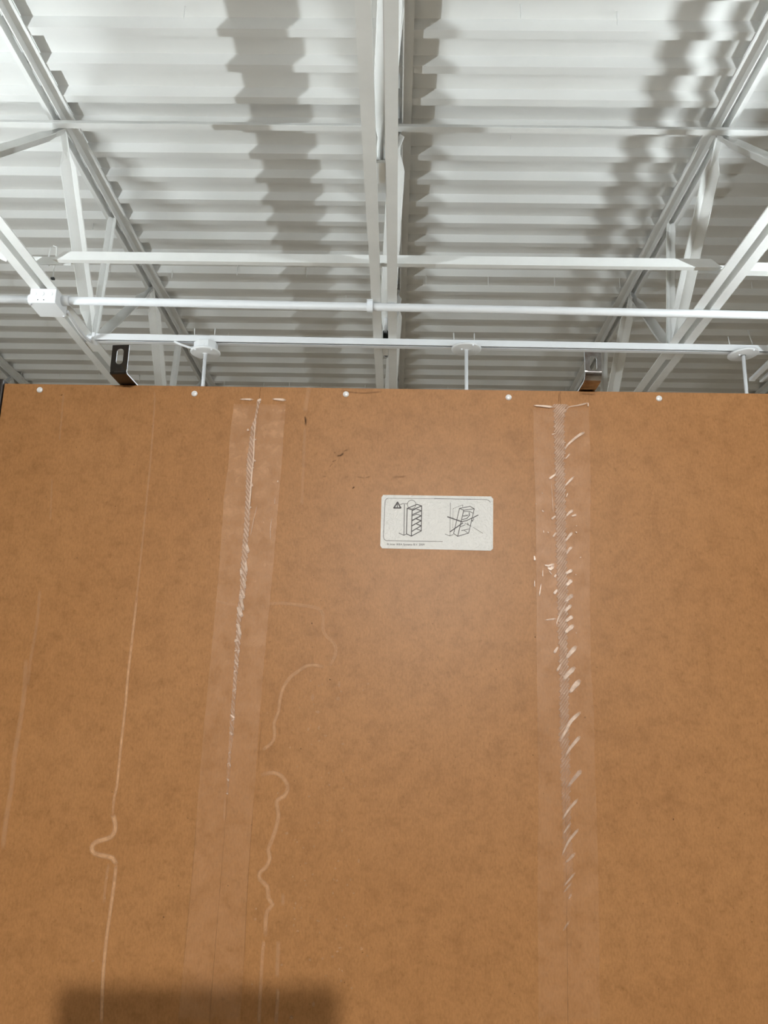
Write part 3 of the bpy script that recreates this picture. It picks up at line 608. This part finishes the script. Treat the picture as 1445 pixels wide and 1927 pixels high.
# wire hook on the joist beside the junction box
WH = empty('wire_hook', (-1.42, 3.04, BOT + 0.04))
tag(WH, 'small bent wire hook standing on the left joist above the junction box', 'hook')
bm = bmesh.new()
tube(bm, [(0.02, 0, -0.002), (0.02, 0.002, 0.05), (0.022, 0.004, 0.12), (0.018, 0.006, 0.145), (0.004, 0.008, 0.152), (-0.008, 0.008, 0.14), (-0.010, 0.006, 0.09), (-0.004, 0.004, 0.06)], 0.0028, 8)
obj('wire', bm, M_STEEL, WH, True)
bm = bmesh.new()
box(bm, (0.014, -0.006, -0.004), (0.028, 0.006, 0.004), 0.001)
obj('clip', bm, M_DARK, WH)

# small grey connector lying in the middle joist
CN = empty('cable_connector', (TOPX[2] + SHIFT[2] + 0.001, 3.56, BOT + 0.045))
tag(CN, 'small dark grey cylindrical connector in the gap of the middle joist', 'connector')
bm = bmesh.new()
tube(bm, [(0, -0.07, 0.0), (0, 0.05, 0.005)], 0.0125, 14)
obj('sleeve', bm, M_DARK, CN, True)
bm = bmesh.new()
tube(bm, [(0, 0.05, 0.005), (0, 0.19, 0.01)], 0.0115, 14)
obj('tail', bm, M_GREY, CN, True)
bm = bmesh.new()
tube(bm, [(0.002, -0.16, 0.02), (0.0, -0.07, 0.0)], 0.006, 8)
obj('lead', bm, M_PIPE, CN, True)
bm = bmesh.new()
tube(bm, [(0, 0.19, 0.010), (0, 0.197, 0.010)], 0.0135, 14)
obj('collar', bm, M_ZINC, CN, True)

# ---------------------------------------------------------------- strut channel with pendants
ST = empty('strut_channel', (-1.365, 3.445, BOT - 0.001))
tag(ST, 'white slotted strut channel with three pendant canopies hung from it', 'strut channel')
bm = bmesh.new()
t = 0.0025
prof = [(0, 0), (0, -0.029), (0.004, -0.029), (0.004, -0.027), (t, -0.027), (t, -t), (0.041 - t, -t), (0.041 - t, -0.027), (0.017, -0.027), (0.017, -0.029), (0.041, -0.029), (0.041, 0)]
a = [bm.verts.new((0, y, z)) for y, z in prof]
b2 = [bm.verts.new((4.6, y + 0.045, z)) for y, z in prof]
for i in range(len(prof)):
    j = (i + 1) % len(prof)
    bm.faces.new((a[i], a[j], b2[j], b2[i]))
bm.faces.new(a)
bm.faces.new(b2)
obj('channel', bm, M_PIPE, ST)
bm = bmesh.new()
box(bm, (-0.012, -0.006, -0.036), (0.002, 0.047, 0.003), 0.001)
obj('end_cap', bm, M_PIPE, ST)
bm = bmesh.new()
tube(bm, [(0.0, 0.02, -0.012), (-0.04, 0.02, -0.010)], 0.011, 12)
obj('end_fitting', bm, M_PIPE, ST, True)


def pendant(x, zc, label, boxed, tilt=0.0, holes=False):
    yc = 3.472 + 0.0098 * (x + 1.365)
    P_ = empty('pendant_lamp', (x, yc, CAM_Z + zc))
    tag(P_, label, 'pendant lamp', 'pendant lamps hung from the strut channel')
    tm = Matrix.Rotation(tilt, 4, 'Y')
    bm = bmesh.new()
    lathe(bm, [(0.060, -0.004), (0.0655, -0.002), (0.0668, 0.002), (0.0655, 0.006), (0.058, 0.007)], (0, 0, 0), 40)
    bm.transform(tm)
    o = obj('canopy', bm, M_BOX, P_, True)
    ztop = BOT - 0.030 - (CAM_Z + zc)
    if boxed:
        bm = bmesh.new()
        n = 8
        pr = [(0.054, 0.007), (0.054, ztop)]
        rings = [[bm.verts.new((r_ * math.cos(2 * math.pi * (k + 0.5) / n), r_ * math.sin(2 * math.pi * (k + 0.5) / n), z)) for k in range(n)] for r_, z in pr]
        for k in range(n):
            bm.faces.new((rings[0][k], rings[0][(k + 1) % n], rings[1][(k + 1) % n], rings[1][k]))
        bm.faces.new(rings[0])
        bm.faces.new(rings[1])
        bmesh.ops.bevel(bm, geom=bm.edges[:], offset=0.0015, segments=1, affect='EDGES')
        obj('outlet_box', bm, M_BOX, P_)
        bm = bmesh.new()
        tube(bm, [(-0.006, -0.0495, 0.022), (-0.006, -0.0512, 0.022)], 0.011, 16)
        obj('knockout', bm, M_BOX, P_)
        pts = [Vector((-0.052 - 0.085 * k / 30, -0.01 - 0.01 * k / 30, 0.018 + 0.026 * (k / 30) ** 1.5)) for k in range(31)]
        bm = bmesh.new()
        tube(bm, pts, [0.0065 if k % 2 else 0.0048 for k in range(31)], 10)
        obj('cable_tail', bm, M_PIPE, P_, True)
        bm = bmesh.new()
        tube(bm, [(-0.050, -0.01, 0.018), (-0.062, -0.011, 0.018)], 0.010, 12)
        obj('cable_nut', bm, M_ZINC, P_, True)
    bm = bmesh.new()
    tube(bm, [(0, 0, 0.0), (0.0, 0, -0.62)], 0.0078, 14)
    obj('stem', bm, M_PIPE, P_, True)
    bm = bmesh.new()
    lathe(bm, [(0.011, -0.006), (0.012, -0.003), (0.012, 0.0)], (0, 0, 0), 16)
    obj('stem_collar', bm, M_GREY if holes else M_BOX, P_, True)
    bm = bmesh.new()
    lathe(bm, [(0.16, -0.80), (0.165, -0.80), (0.12, -0.72), (0.05, -0.64), (0.02, -0.61), (0.0078, -0.60)], (0, 0, 0), 32)
    obj('shade', bm, M_BOX, P_, True)
    for sx, sy in ((-0.035, -0.047), (0.037, -0.046)) if boxed else ((-0.022, -0.01), (0.025, -0.054)):
        bm = bmesh.new()
        lathe(bm, [(0.0015, -0.0085), (0.004, -0.0075), (0.0045, -0.004), (0.0045, -0.002)], (sx, sy, 0), 10)
        bm.transform(tm)
        obj('canopy_screw', bm, M_NAIL, P_, True)
    z0 = BOT - (CAM_Z + zc)
    for sx, h_, lean in (((-0.055, 0.045, -0.002), (0.035, 0.045, 0.001)) if not holes else ((-0.055, 0.05, -0.006), (0.05, 0.085, -0.02))):
        bm = bmesh.new()
        tube(bm, [(sx, 0.0, z0 - 0.003), (sx + lean, 0.0, z0 + h_)], 0.0024, 8)
        obj('threaded_rod', bm, M_STEEL, P_, True)
        bm = bmesh.new()
        if boxed:
            box(bm, (sx - 0.018, -0.015, z0 + 0.0005), (sx + 0.014, 0.015, z0 + 0.006), 0.001)
            obj('washer_plate', bm, M_ZINC, P_)
        else:
            lathe(bm, [(0.008, 0.0), (0.008, 0.006)], (sx, 0, z0), 6)
            obj('nut', bm, M_DARK if holes else M_STEEL, P_)
    return P_


pendant(-0.872, 1.586, 'left white pendant lamp, its canopy under a deep octagonal outlet box', True)
pendant(0.294, 1.626, 'middle white pendant lamp with a flat round canopy and thin stem', False)
pendant(1.528, 1.624, 'right white pendant lamp, its tilted canopy near the right edge', False, R(-4), True)

# ---------------------------------------------------------------- lighting tracks at the right edge
RZ = CAM_Z + 1.60
for x, w, ye, lab in ((1.654, 0.024, 3.72, 'wider of two white track bars ending at the right edge above the bookcase'),
                      (1.702, 0.013, 3.73, 'narrower of two white track bars ending at the right edge above the bookcase')):
    t_ = empty('lighting_track', (x, ye, RZ))
    tag(t_, lab, 'lighting track', 'pair of track bars at the right edge')
    bm = bmesh.new()
    box(bm, (-w / 2, -5.4, -0.007), (w / 2, 0, 0.007), 0.002)
    obj('rail', bm, M_PIPE, t_)
    bm = bmesh.new()
    box(bm, (-w / 2 - 0.001, -0.006, -0.008), (w / 2 + 0.001, 0.004, 0.008), 0.002)
    obj('end_cap', bm, M_BOX, t_)
    for yy in (-0.6, -2.4, -4.2):
        bm = bmesh.new()
        tube(bm, [(0, yy, 0.007), (0, yy, DECK - RZ + 0.002)], 0.003, 8)
        obj('hanger', bm, M_STEEL, t_)

# ---------------------------------------------------------------- fluorescent tubes that light the deck from below
for x, z, ya, yb, e, lab in ((-2.21, 1.06, 0.3, 2.8, TUBE_L, 'long fluorescent tube hung below the roof deck at the left, out of the picture'),
                             (1.909, 1.30, 0.3, 2.8, TUBE_R, 'long fluorescent tube hung below the roof deck at the right, out of the picture')):
    m, nt, b = mat('tube_glow', (0.9, 0.9, 0.9), 0.5)
    b.inputs['Emission Color'].default_value = (0.91, 1.0, 1.04, 1)
    b.inputs['Emission Strength'].default_value = e
    f_ = empty('fluorescent_tube', (x, ya, CAM_Z + z))
    tag(f_, lab, 'lamp', 'fluorescent tubes below the deck')
    bm = bmesh.new()
    tube(bm, [(0, 0, 0), (0, yb - ya, 0)], 0.005 if x < 0 else 0.008, 12)
    obj('glass_tube', bm, m, f_, True)
    for yy, s in ((0, -1), (yb - ya, 1)):
        bm = bmesh.new()
        tube(bm, [(0, yy + 0.001 * s, 0), (0, yy + 0.04 * s, 0)], 0.012, 12)
        obj('socket', bm, M_BOX, f_, True)
        bm = bmesh.new()
        tube(bm, [(0, yy + 0.03 * s, 0.010), (0, yy + 0.03 * s, DECK - CAM_Z - z + 0.002)], 0.002, 6)
        obj('hanger', bm, M_STEEL, f_)
    if x > 0:
        bm = bmesh.new()
        box(bm, (-0.050, -0.05, 0.10), (0.30, yb - ya + 0.05, 0.104))
        box(bm, (0.296, -0.05, -0.06), (0.30, yb - ya + 0.05, 0.10))
        obj('added_light_shield', bm, M_BOX, f_)  # added unseen hood that keeps the tube's light off the right bay

# ---------------------------------------------------------------- the bookcase, seen from behind
BX, BY, BYAW, BH = ROOT
TOPZ = BH + CAM_Z
BK = empty('bookcase', (BX, BY, 0), BYAW)
tag(BK, 'tall dark bookcase seen from behind with a taped brown hardboard back', 'bookcase')
WID, DEPTH = 0.764, 0.28


def part(name, a, b, m, bev=0.001):
    bm = bmesh.new()
    box(bm, a, b, bev)
    return obj(name, bm, m, BK)


PAN = []
ZS = (0.06, TOPZ - 0.52, TOPZ)


def seam(crs):
    """x of a joint at the three heights: it follows the crease of the tape that covers it"""
    xt, xb = crs[0][0] / 1000, crs[-1][0] / 1000
    vt, vb = crs[0][1] / 1000, crs[-1][1] / 1000
    g = (xt - xb) / (vt - vb)
    return (xt + g * (-0.52 - vt), xt + g * (-0.52 - vt), xt + g * (0 - vt))


E0, E1, E2, E3 = (0.0,) * 3, seam(CREASE_L), seam(CREASE_R), (WID,) * 3
PAN = []
for ea, eb in ((E0, E1), (E1, E2), (E2, E3)):
    bm = bmesh.new()
    fr = [[bm.verts.new((x + d, y, z)) for x, d, z in [(a, 0.00008, z) for a, z in zip(ea, ZS)] + [(b_, -0.00008, z) for b_, z in zip(eb[::-1], ZS[::-1])]] for y in (0.0, 0.003)]
    bm.faces.new(fr[0])
    bm.faces.new(fr[1])
    for k in range(6):
        bm.faces.new((fr[0][k], fr[0][(k + 1) % 6], fr[1][(k + 1) % 6], fr[1][k]))
    PAN.append(obj('back_panel', bm, M_BOARD, BK))
for xa, xb in ((-0.019, -0.0008), (WID + 0.0008, WID + 0.019)):
    part('side_panel', (xa, -0.0012, 0), (xb, DEPTH, TOPZ + 0.004), M_WOOD, 0.0012)
part('top_panel', (-0.0005, 0.0035, TOPZ - 0.021), (WID + 0.0005, DEPTH, TOPZ - 0.001), M_WOOD)
part('bottom_panel', (-0.0005, 0.0035, 0.06), (WID + 0.0005, DEPTH, 0.08), M_WOOD)
part('plinth', (-0.0005, DEPTH - 0.03, 0), (WID + 0.0005, DEPTH - 0.014, 0.0595), M_WOOD)
for z in (0.44, 0.78, 1.11, 1.42, 1.72):
    part('shelf', (-0.0005, 0.0035, z), (WID + 0.0005, DEPTH - 0.01, z + 0.02), M_WOOD)

for u, v in NAILS:
    bm = bmesh.new()
    rings = []
    for r_, y in ((0.0027, 0.0004), (0.0027, -0.0004), (0.0021, -0.0009), (0.0010, -0.0012)):
        rings.append([bm.verts.new((u / 1000 + r_ * math.cos(2 * math.pi * k / 20), y, TOPZ + v / 1000 + r_ * math.sin(2 * math.pi * k / 20))) for k in range(20)])
    for a, b2 in zip(rings, rings[1:]):
        for k in range(20):
            bm.faces.new((a[k], a[(k + 1) % 20], b2[(k + 1) % 20], b2[k]))
    bm.faces.new(rings[-1])
    bm.faces.new(rings[0])
    obj('nail', bm, M_NAIL, BK, True)


def bracket(x, w, rad, m, tilt, z1, lab):
    """slotted strap: flat leg on the bookcase top, bent up behind the back panel"""
    bm = bmesh.new()
    yv = -0.022
    th = 0.0012
    # centre line from the top panel out over the back and up
    zf = 0.0012
    path = [(0.045, zf), (0.02, zf), (0.002, zf)]
    zf += 0.0008
    for k in range(7):
        a = math.pi / 2 * k / 6
        path.append((yv + rad - rad * math.sin(a), zf + rad - rad * math.cos(a)))
    zs = [zf + rad]
    sl0, sl1 = z1 * 0.36, z1 * 0.88
    hw = 0.0031
    # lower flat + bend as a ribbon
    verts = [[bm.verts.new((s * w / 2, y, z)) for s in (-1, 1)] for y, z in path]
    for a, b2 in zip(verts, verts[1:]):
        bm.faces.new((a[0], a[1], b2[1], b2[0]))
    # upright with a slot
    n = 10
    slot = []
    for k in range(n + 1):
        t_ = math.pi + math.pi * k / n
        slot.append((hw * math.cos(t_), sl0 + hw + hw * math.sin(t_)))
    for k in range(n + 1):
        t_ = math.pi * k / n
        slot.append((hw * math.cos(t_), sl1 - hw + hw * math.sin(t_)))
    z0 = zf + rad
    outer = []
    for sx, sz in slot:
        # project to the outline from the slot's axis
        if sz < sl0 + hw + 1e-6:
            q = (sx / hw, (sz - sl0 - hw) / hw)
            s_ = min((w / 2) / max(abs(q[0]), 1e-6), (sl0 + hw - z0) / max(abs(q[1]), 1e-6))
            outer.append((q[0] * s_, sl0 + hw + q[1] * s_))
        else:
            q = (sx / hw, (sz - sl1 + hw) / hw)
            s_ = min((w / 2) / max(abs(q[0]), 1e-6), (z1 - sl1 + hw) / max(abs(q[1]), 1e-6))
            outer.append((q[0] * s_, sl1 - hw + q[1] * s_))
    # corners
    a = [bm.verts.new((p[0], yv, p[1])) for p in slot]
    b2 = [bm.verts.new((p[0], yv, p[1])) for p in outer]
    L_ = len(a)
    for k in range(L_):
        bm.faces.new((a[k], a[(k + 1) % L_], b2[(k + 1) % L_], b2[k]))
    cs = [bm.verts.new((s * w / 2, yv, z)) for s, z in ((-1, z0), (1, z0), (1, z1), (-1, z1))]
    for c in cs:
        near = sorted(range(L_), key=lambda k: (Vector((outer[k][0], 0, outer[k][1])) - Vector((c.co.x, 0, c.co.z))).length)[:2]
        if (b2[near[0]].co - c.co).length > 1e-5:
            try:
                bm.faces.new((c, b2[near[0]], b2[near[1]]))
            except ValueError:
                pass
    bmesh.ops.remove_doubles(bm, verts=bm.verts[:], dist=0.00005)
    o = obj('wall_bracket', bm, m, BK)
    o.location = (x, 0, TOPZ)
    o.rotation_euler = (0, 0, tilt)
    md = o.modifiers.new('sheet', 'SOLIDIFY')
    md.thickness = th
    md.offset = 0
    o.data.materials.append(M_ZINC)
    md.material_offset_rim = 1
    o['label'] = lab
    bm = bmesh.new()
    lathe(bm, [(0.0045, 0.0), (0.0045, 0.001), (0.002, 0.0028)], (0, 0.028, 0.0018), 12)
    s = obj('bracket_screw', bm, M_ZINC, o, True)
    return o


bracket(0.1114, 0.0152, 0.0012, M_BRACKET_DARK_REFL, R(-5), 0.0285, 'slotted metal bracket on the left, dark reflection painted in')
bracket(0.5203, 0.0145, 0.0075, M_BRACKET, R(3), 0.0272, 'shiny slotted metal bracket on the right')


# ---- marks, tape and label on the back panel ----
def P2(u, v, off):
    return Vector((u / 1000, -off, TOPZ + v / 1000))


def fade_layer(bm):
    return bm.verts.layers.float.new('fade')


def ribbon(bm, lay, pts, width, alpha, off, soft=0.45, taper=0.18, round_end=False):
    """strip with feathered edges; width may be one number or one per point (mm)"""
    p = [Vector((a, b, 0)) for a, b in pts]
    # smooth (Catmull-Rom)
    if len(p) > 2:
        q, qi = [], []
        for i in range(len(p) - 1):
            p0 = p[max(0, i - 1)]
            p3 = p[min(len(p) - 1, i + 2)]
            m_ = max(2, int((p[i + 1] - p[i]).length / 3))
            for k in range(m_):
                t_ = k / m_
                q.append(0.5 * ((2 * p[i]) + (p[i + 1] - p0) * t_ + (2 * p0 - 5 * p[i] + 4 * p[i + 1] - p3) * t_ * t_ + (3 * p[i] - p0 - 3 * p[i + 1] + p3) * t_ ** 3))
                qi.append(i + t_)
        q.append(p[-1])
        qi.append(len(p) - 1)
    else:
        m_ = max(4, int((p[1] - p[0]).length / 3))
        q = [p[0].lerp(p[1], k / m_) for k in range(m_ + 1)]
        qi = [k / m_ for k in range(m_ + 1)]
    n = len(q)
    prev = None
    for i, c in enumerate(q):
        d = (q[min(n - 1, i + 1)] - q[max(0, i - 1)])
        d = d.normalized() if d.length > 1e-9 else Vector((0, -1, 0))
        nn = Vector((-d.y, d.x, 0))
        if isinstance(width, (int, float)):
            w = width
        else:
            j = min(int(qi[i]), len(width) - 2)
            w = width[j] + (width[j + 1] - width[j]) * (qi[i] - j)
        f = 1.0
        if taper:
            e = min(i, n - 1 - i)
            f = min(1.0, (e + 0.15) / max(1.0, n * taper))
        a_ = alpha(qi[i] / (len(p) - 1)) if callable(alpha) else alpha
        wf = w * (0.35 + 0.65 * f) * (0.55 + 0.6 * i / (n - 1)) if round_end else w
        row = []
        for s, al in ((-0.5, 0.0), (-0.5 * (1 - soft), 1.0), (0.5 * (1 - soft), 1.0), (0.5, 0.0)):
            v = bm.verts.new(P2(c.x + nn.x * wf * s, c.y + nn.y * wf * s, off))
            v[lay] = a_ * al * f
            row.append(v)
        if prev:
            for k in range(3):
                bm.faces.new((prev[k], prev[k + 1], row[k + 1], row[k]))
        prev = row


def blob(bm, lay, u, v, r, alpha, off, rng):
    n = 9
    c = bm.verts.new(P2(u, v, off))
    c[lay] = alpha
    ring = []
    ex = rng.uniform(0.75, 1.3)
    for k in range(n):
        rr = r * rng.uniform(0.75, 1.2)
        w = bm.verts.new(P2(u + rr * math.cos(2 * math.pi * k / n) / ex, v + rr * ex * math.sin(2 * math.pi * k / n), off))
        w[lay] = alpha * 0.25
        ring.append(w)
    for k in range(n):
        bm.faces.new((c, ring[k], ring[(k + 1) % n]))


rng = random.Random(4)
for d in DRIPS:
    bm = bmesh.new()
    lay = fade_layer(bm)
    ribbon(bm, lay, d[2:], d[0] * 1.25, d[1], 0.00012, 0.6, 0.05)
    obj('drip_stain', bm, M_DRIP, BK, False, False)
bm = bmesh.new()
lay = fade_layer(bm)
for u, v, r_ in DROPS:
    blob(bm, lay, u, v, r_, 0.5, 0.00011, rng)
o = obj('splash_marks', bm, M_DRIP, BK, False, False)
tag(o, kind='stuff')
for d in DARKS:  # smudges and scratches, plus dark strips below brackets, at joint and tape edges
    bm = bmesh.new()
    lay = fade_layer(bm)
    ribbon(bm, lay, d[2:], d[0], d[1] * 0.75, 0.00013, 0.7)
    obj('scuff_dark_strip', bm, M_SMUDGE, BK, False, False)
bm = bmesh.new()
lay = fade_layer(bm)
for u, v, r_ in SPECKS:
    blob(bm, lay, u, v, r_, rng.uniform(0.35, 0.85), 0.00010, rng)
o = obj('fibre_flecks', bm, M_SPECK, BK, False, False)
tag(o, kind='stuff')


def lerp_rows(rows, v):
    for a, b2 in zip(rows, rows[1:]):
        if b2[1] <= v <= a[1]:
            t_ = (v - a[1]) / (b2[1] - a[1])
            return a[0] + (b2[0] - a[0]) * t_
    return rows[0][0] if v > rows[0][1] else rows[-1][0]


def tape(left, right, alpha_top, alpha_bot, seed, label):
    rg = random.Random(seed)
    bm = bmesh.new()
    lay = fade_layer(bm)
    v0 = min(left[0][1], right[0][1])
    v1 = max(left[-1][1], right[-1][1])
    rows = []
    n = 90
    cols = [0, 0.006, 0.2, 0.4, 0.6, 0.8, 0.994, 1]
    for i in range(n + 1):
        t_ = i / n
        v = v0 + (v1 - v0) * t_
        a = lerp_rows(left, v)
        b_ = lerp_rows(right, v)
        w0, w1 = rg.uniform(-0.25, 0.25), rg.uniform(-0.25, 0.25)
        row = []
        al = alpha_top + (alpha_bot - alpha_top) * min(1, t_ * 1.25)
        for j, c in enumerate(cols):
            x = a + w0 + (b_ + w1 - a - w0) * c
            vv = bm.verts.new(P2(x, v, 0.00022))
            k = 0.0 if j in (0, len(cols) - 1) else 1.0
            vv[lay] = al * k * (0.35 if i in (0, n) else 1)
            row.append(vv)
        rows.append(row)
    for a, b2 in zip(rows, rows[1:]):
        for k in range(len(cols) - 1):
            bm.faces.new((a[k], a[k + 1], b2[k + 1], b2[k]))
    o = obj('packing_tape', bm, M_TAPE, BK, True, False)
    o['label'] = label
    return o


TL = tape(TAPE_L[0], TAPE_L[1], 0.38, 0.15, 1, 'left strip of clear packing tape, wrinkled to a thin white line')
TR = tape(TAPE_R[0], TAPE_R[1], 0.24, 0.15, 2, 'right strip of clear packing tape with a twisted white crease')


def crease(rows, parent, amp, ridge, slant, seed, fade, alpha):
    """the bunched-up middle of a tape: a raised band with slanting ridges and a ragged outline"""
    rg = random.Random(seed)
    bm = bmesh.new()
    lay = fade_layer(bm)
    rows = sorted(rows, key=lambda r_: -r_[1])
    v0, v1 = rows[0][1], rows[-1][1]
    n = int((v0 - v1) / 0.5)
    cw = [-0.5 + k / 32 for k in range(33)]
    prev = None
    ph = [rg.uniform(0, 6) for _ in range(6)]
    for i in range(n + 1):
        v = v0 + (v1 - v0) * i / n
        for a, b2 in zip(rows, rows[1:]):
            if b2[1] <= v <= a[1]:
                t_ = (v - a[1]) / (b2[1] - a[1] - 1e-9)
                c = a[0] + (b2[0] - a[0]) * t_
                w = a[2] + (b2[2] - a[2]) * t_
                break
        w *= 1 + 0.14 * math.sin(v * 1.3 + ph[0]) + 0.09 * math.sin(v * 3.1 + ph[4])
        row = []
        for j, s in enumerate(cw):
            x = c + s * w
            k = math.sin((v - slant * (x - c)) * 2 * math.pi / ridge + ph[1] + 0.8 * math.sin(v * 0.11 + ph[2]))
            k2 = math.sin(v * 2 * math.pi / (ridge * 4.1) + ph[3] + 2.2 * s + 1.3 * math.sin(v * 0.13))
            edge = min(1.0, (0.5 - abs(s)) * 10)
            z = 0.0003 + edge * amp * (0.55 + 0.3 * k + 0.15 * k2)
            vv = bm.verts.new(P2(x, v, z))
            vv[lay] = edge * alpha * (0.68 + 0.26 * k + 0.12 * k2) * fade((v0 - v) / (v0 - v1))
            row.append(vv)
        if prev:
            for k in range(len(cw) - 1):
                bm.faces.new((prev[k], prev[k + 1], row[k + 1], row[k]))
        prev = row
    return obj('tape_crease', bm, M_CREASE, parent, True, False)


crease(CREASE_L, TL, 0.0007, 4.6, -1.6, 7, lambda t_: (0.95 if t_ < 0.55 else 0.95 - (t_ - 0.55) * 1.75), 0.85)
crease(CREASE_R, TR, 0.0012, 3.3, 1.45, 8, lambda t_: (0.95 if t_ < 0.45 else max(0.02, 0.95 - (t_ - 0.45) * 1.9)), 0.80)
for data, par in ((LOBES_L, TL), (LOBES_R, TR)):
    for d in data:
        bm = bmesh.new()
        lay = fade_layer(bm)
        ribbon(bm, lay, d[2:], max(0.6, d[0] * 5.6), d[1], 0.00150 if par is TR else 0.0011, 0.35, 0.18, True)
        obj('tape_fold', bm, M_FOLD, par, True, False)

# ---- warning sticker ----
bm = bmesh.new()
pts = STICKER
cxs = sum(p[0] for p in pts) / len(pts)
a = [bm.verts.new(P2(u, v, 0.00035)) for u, v in pts]
b2 = [bm.verts.new(P2(u, v, 0.0)) for u, v in pts]
bm.faces.new(a)
for k in range(len(a)):
    bm.faces.new((a[k], a[(k + 1) % len(a)], b2[(k + 1) % len(a)], b2[k]))
es = [e for e in bm.edges if abs(e.verts[0].co.y - e.verts[1].co.y) > 1e-6]
SK = obj('warning_sticker', bm, M_STICKER, BK)
SK['label'] = 'white warning sticker with line drawings of a tipping shelf unit'
bm = bmesh.new()
for s in STROKES:
    w = s[0] * 1.3 / 1000 / 2
    pts = [P2(u, v, 0.00045) for u, v in s[1:]]
    for p, q in zip(pts, pts[1:]):
        d = (q - p)
        if d.length < 1e-6:
            continue
        d.normalize()
        n_ = Vector((-d.z, 0, d.x)) * w
        e = d * w * 0.6
        bm.faces.new([bm.verts.new(v) for v in (p - e - n_, p - e + n_, q + e + n_, q + e - n_)])
obj('line_drawing', bm, M_INK, SK, False, False)
fc = bpy.data.curves.new('printed_text', 'FONT')
fc.body = '\u00a9 Inter IKEA Systems B.V. 2009'
(ua, va), (ub, vb) = TEXT
fc.size = 0.0042
fc.extrude = 0.00002
fc.offset = 0.00004
fc.space_character = 1.05
fo = bpy.data.objects.new('printed_text', fc)
COL.objects.link(fo)
bpy.context.view_layer.update()
wid = fo.dimensions.x
tme = bpy.data.meshes.new_from_object(fo)
bpy.data.objects.remove(fo)
tme.name = 'printed_text'
fo = bpy.data.objects.new('printed_text', tme)
COL.objects.link(fo)
k = ((ub - ua) / 1000) / max(wid, 1e-6)
tme.materials.append(M_INK)
fo.parent = SK
fo.location = P2(ua, va, 0.00046)
fo.rotation_euler = (R(90), math.atan2(va - vb, ub - ua), 0)
fo.scale = (k, k, 1)

# ---------------------------------------------------------------- the tablet that took the picture (its shadow falls on the panel)
TB = empty('tablet', (0, 0, CAM_Z))
TB.matrix_world = Matrix.Translation((0, 0, CAM_Z)) @ rot
tag(TB, 'black tablet held upright on a floor stand facing the hardboard back', 'tablet')
bm = bmesh.new()
box(bm, (-0.152, -0.235, 0.004), (0.012, 0.011, 0.011), 0.003)
obj('tablet_body', bm, M_BLACKBODY, TB)
TS = empty('tablet_stand', (-0.07, -0.07, 0))
tag(TS, 'black tripod floor stand holding the tablet', 'stand')
bm = bmesh.new()
tube(bm, [(0, 0, 0.35), (0, 0, 1.50)], 0.011, 12)
obj('pole', bm, M_BLACKBODY, TS)
bm = bmesh.new()
box(bm, (-0.05, 0.006, 1.46), (0.05, 0.030, 1.53), 0.003)
obj('clamp', bm, M_BLACKBODY, TS)
for k in range(3):
    an = math.pi / 2 + k * 2 * math.pi / 3 + math.pi
    bm = bmesh.new()
    tube(bm, [(0, 0, 0.55), (0.34 * math.cos(an), 0.34 * math.sin(an), 0.008)], 0.008, 10)
    obj('leg', bm, M_BLACKBODY, TS)
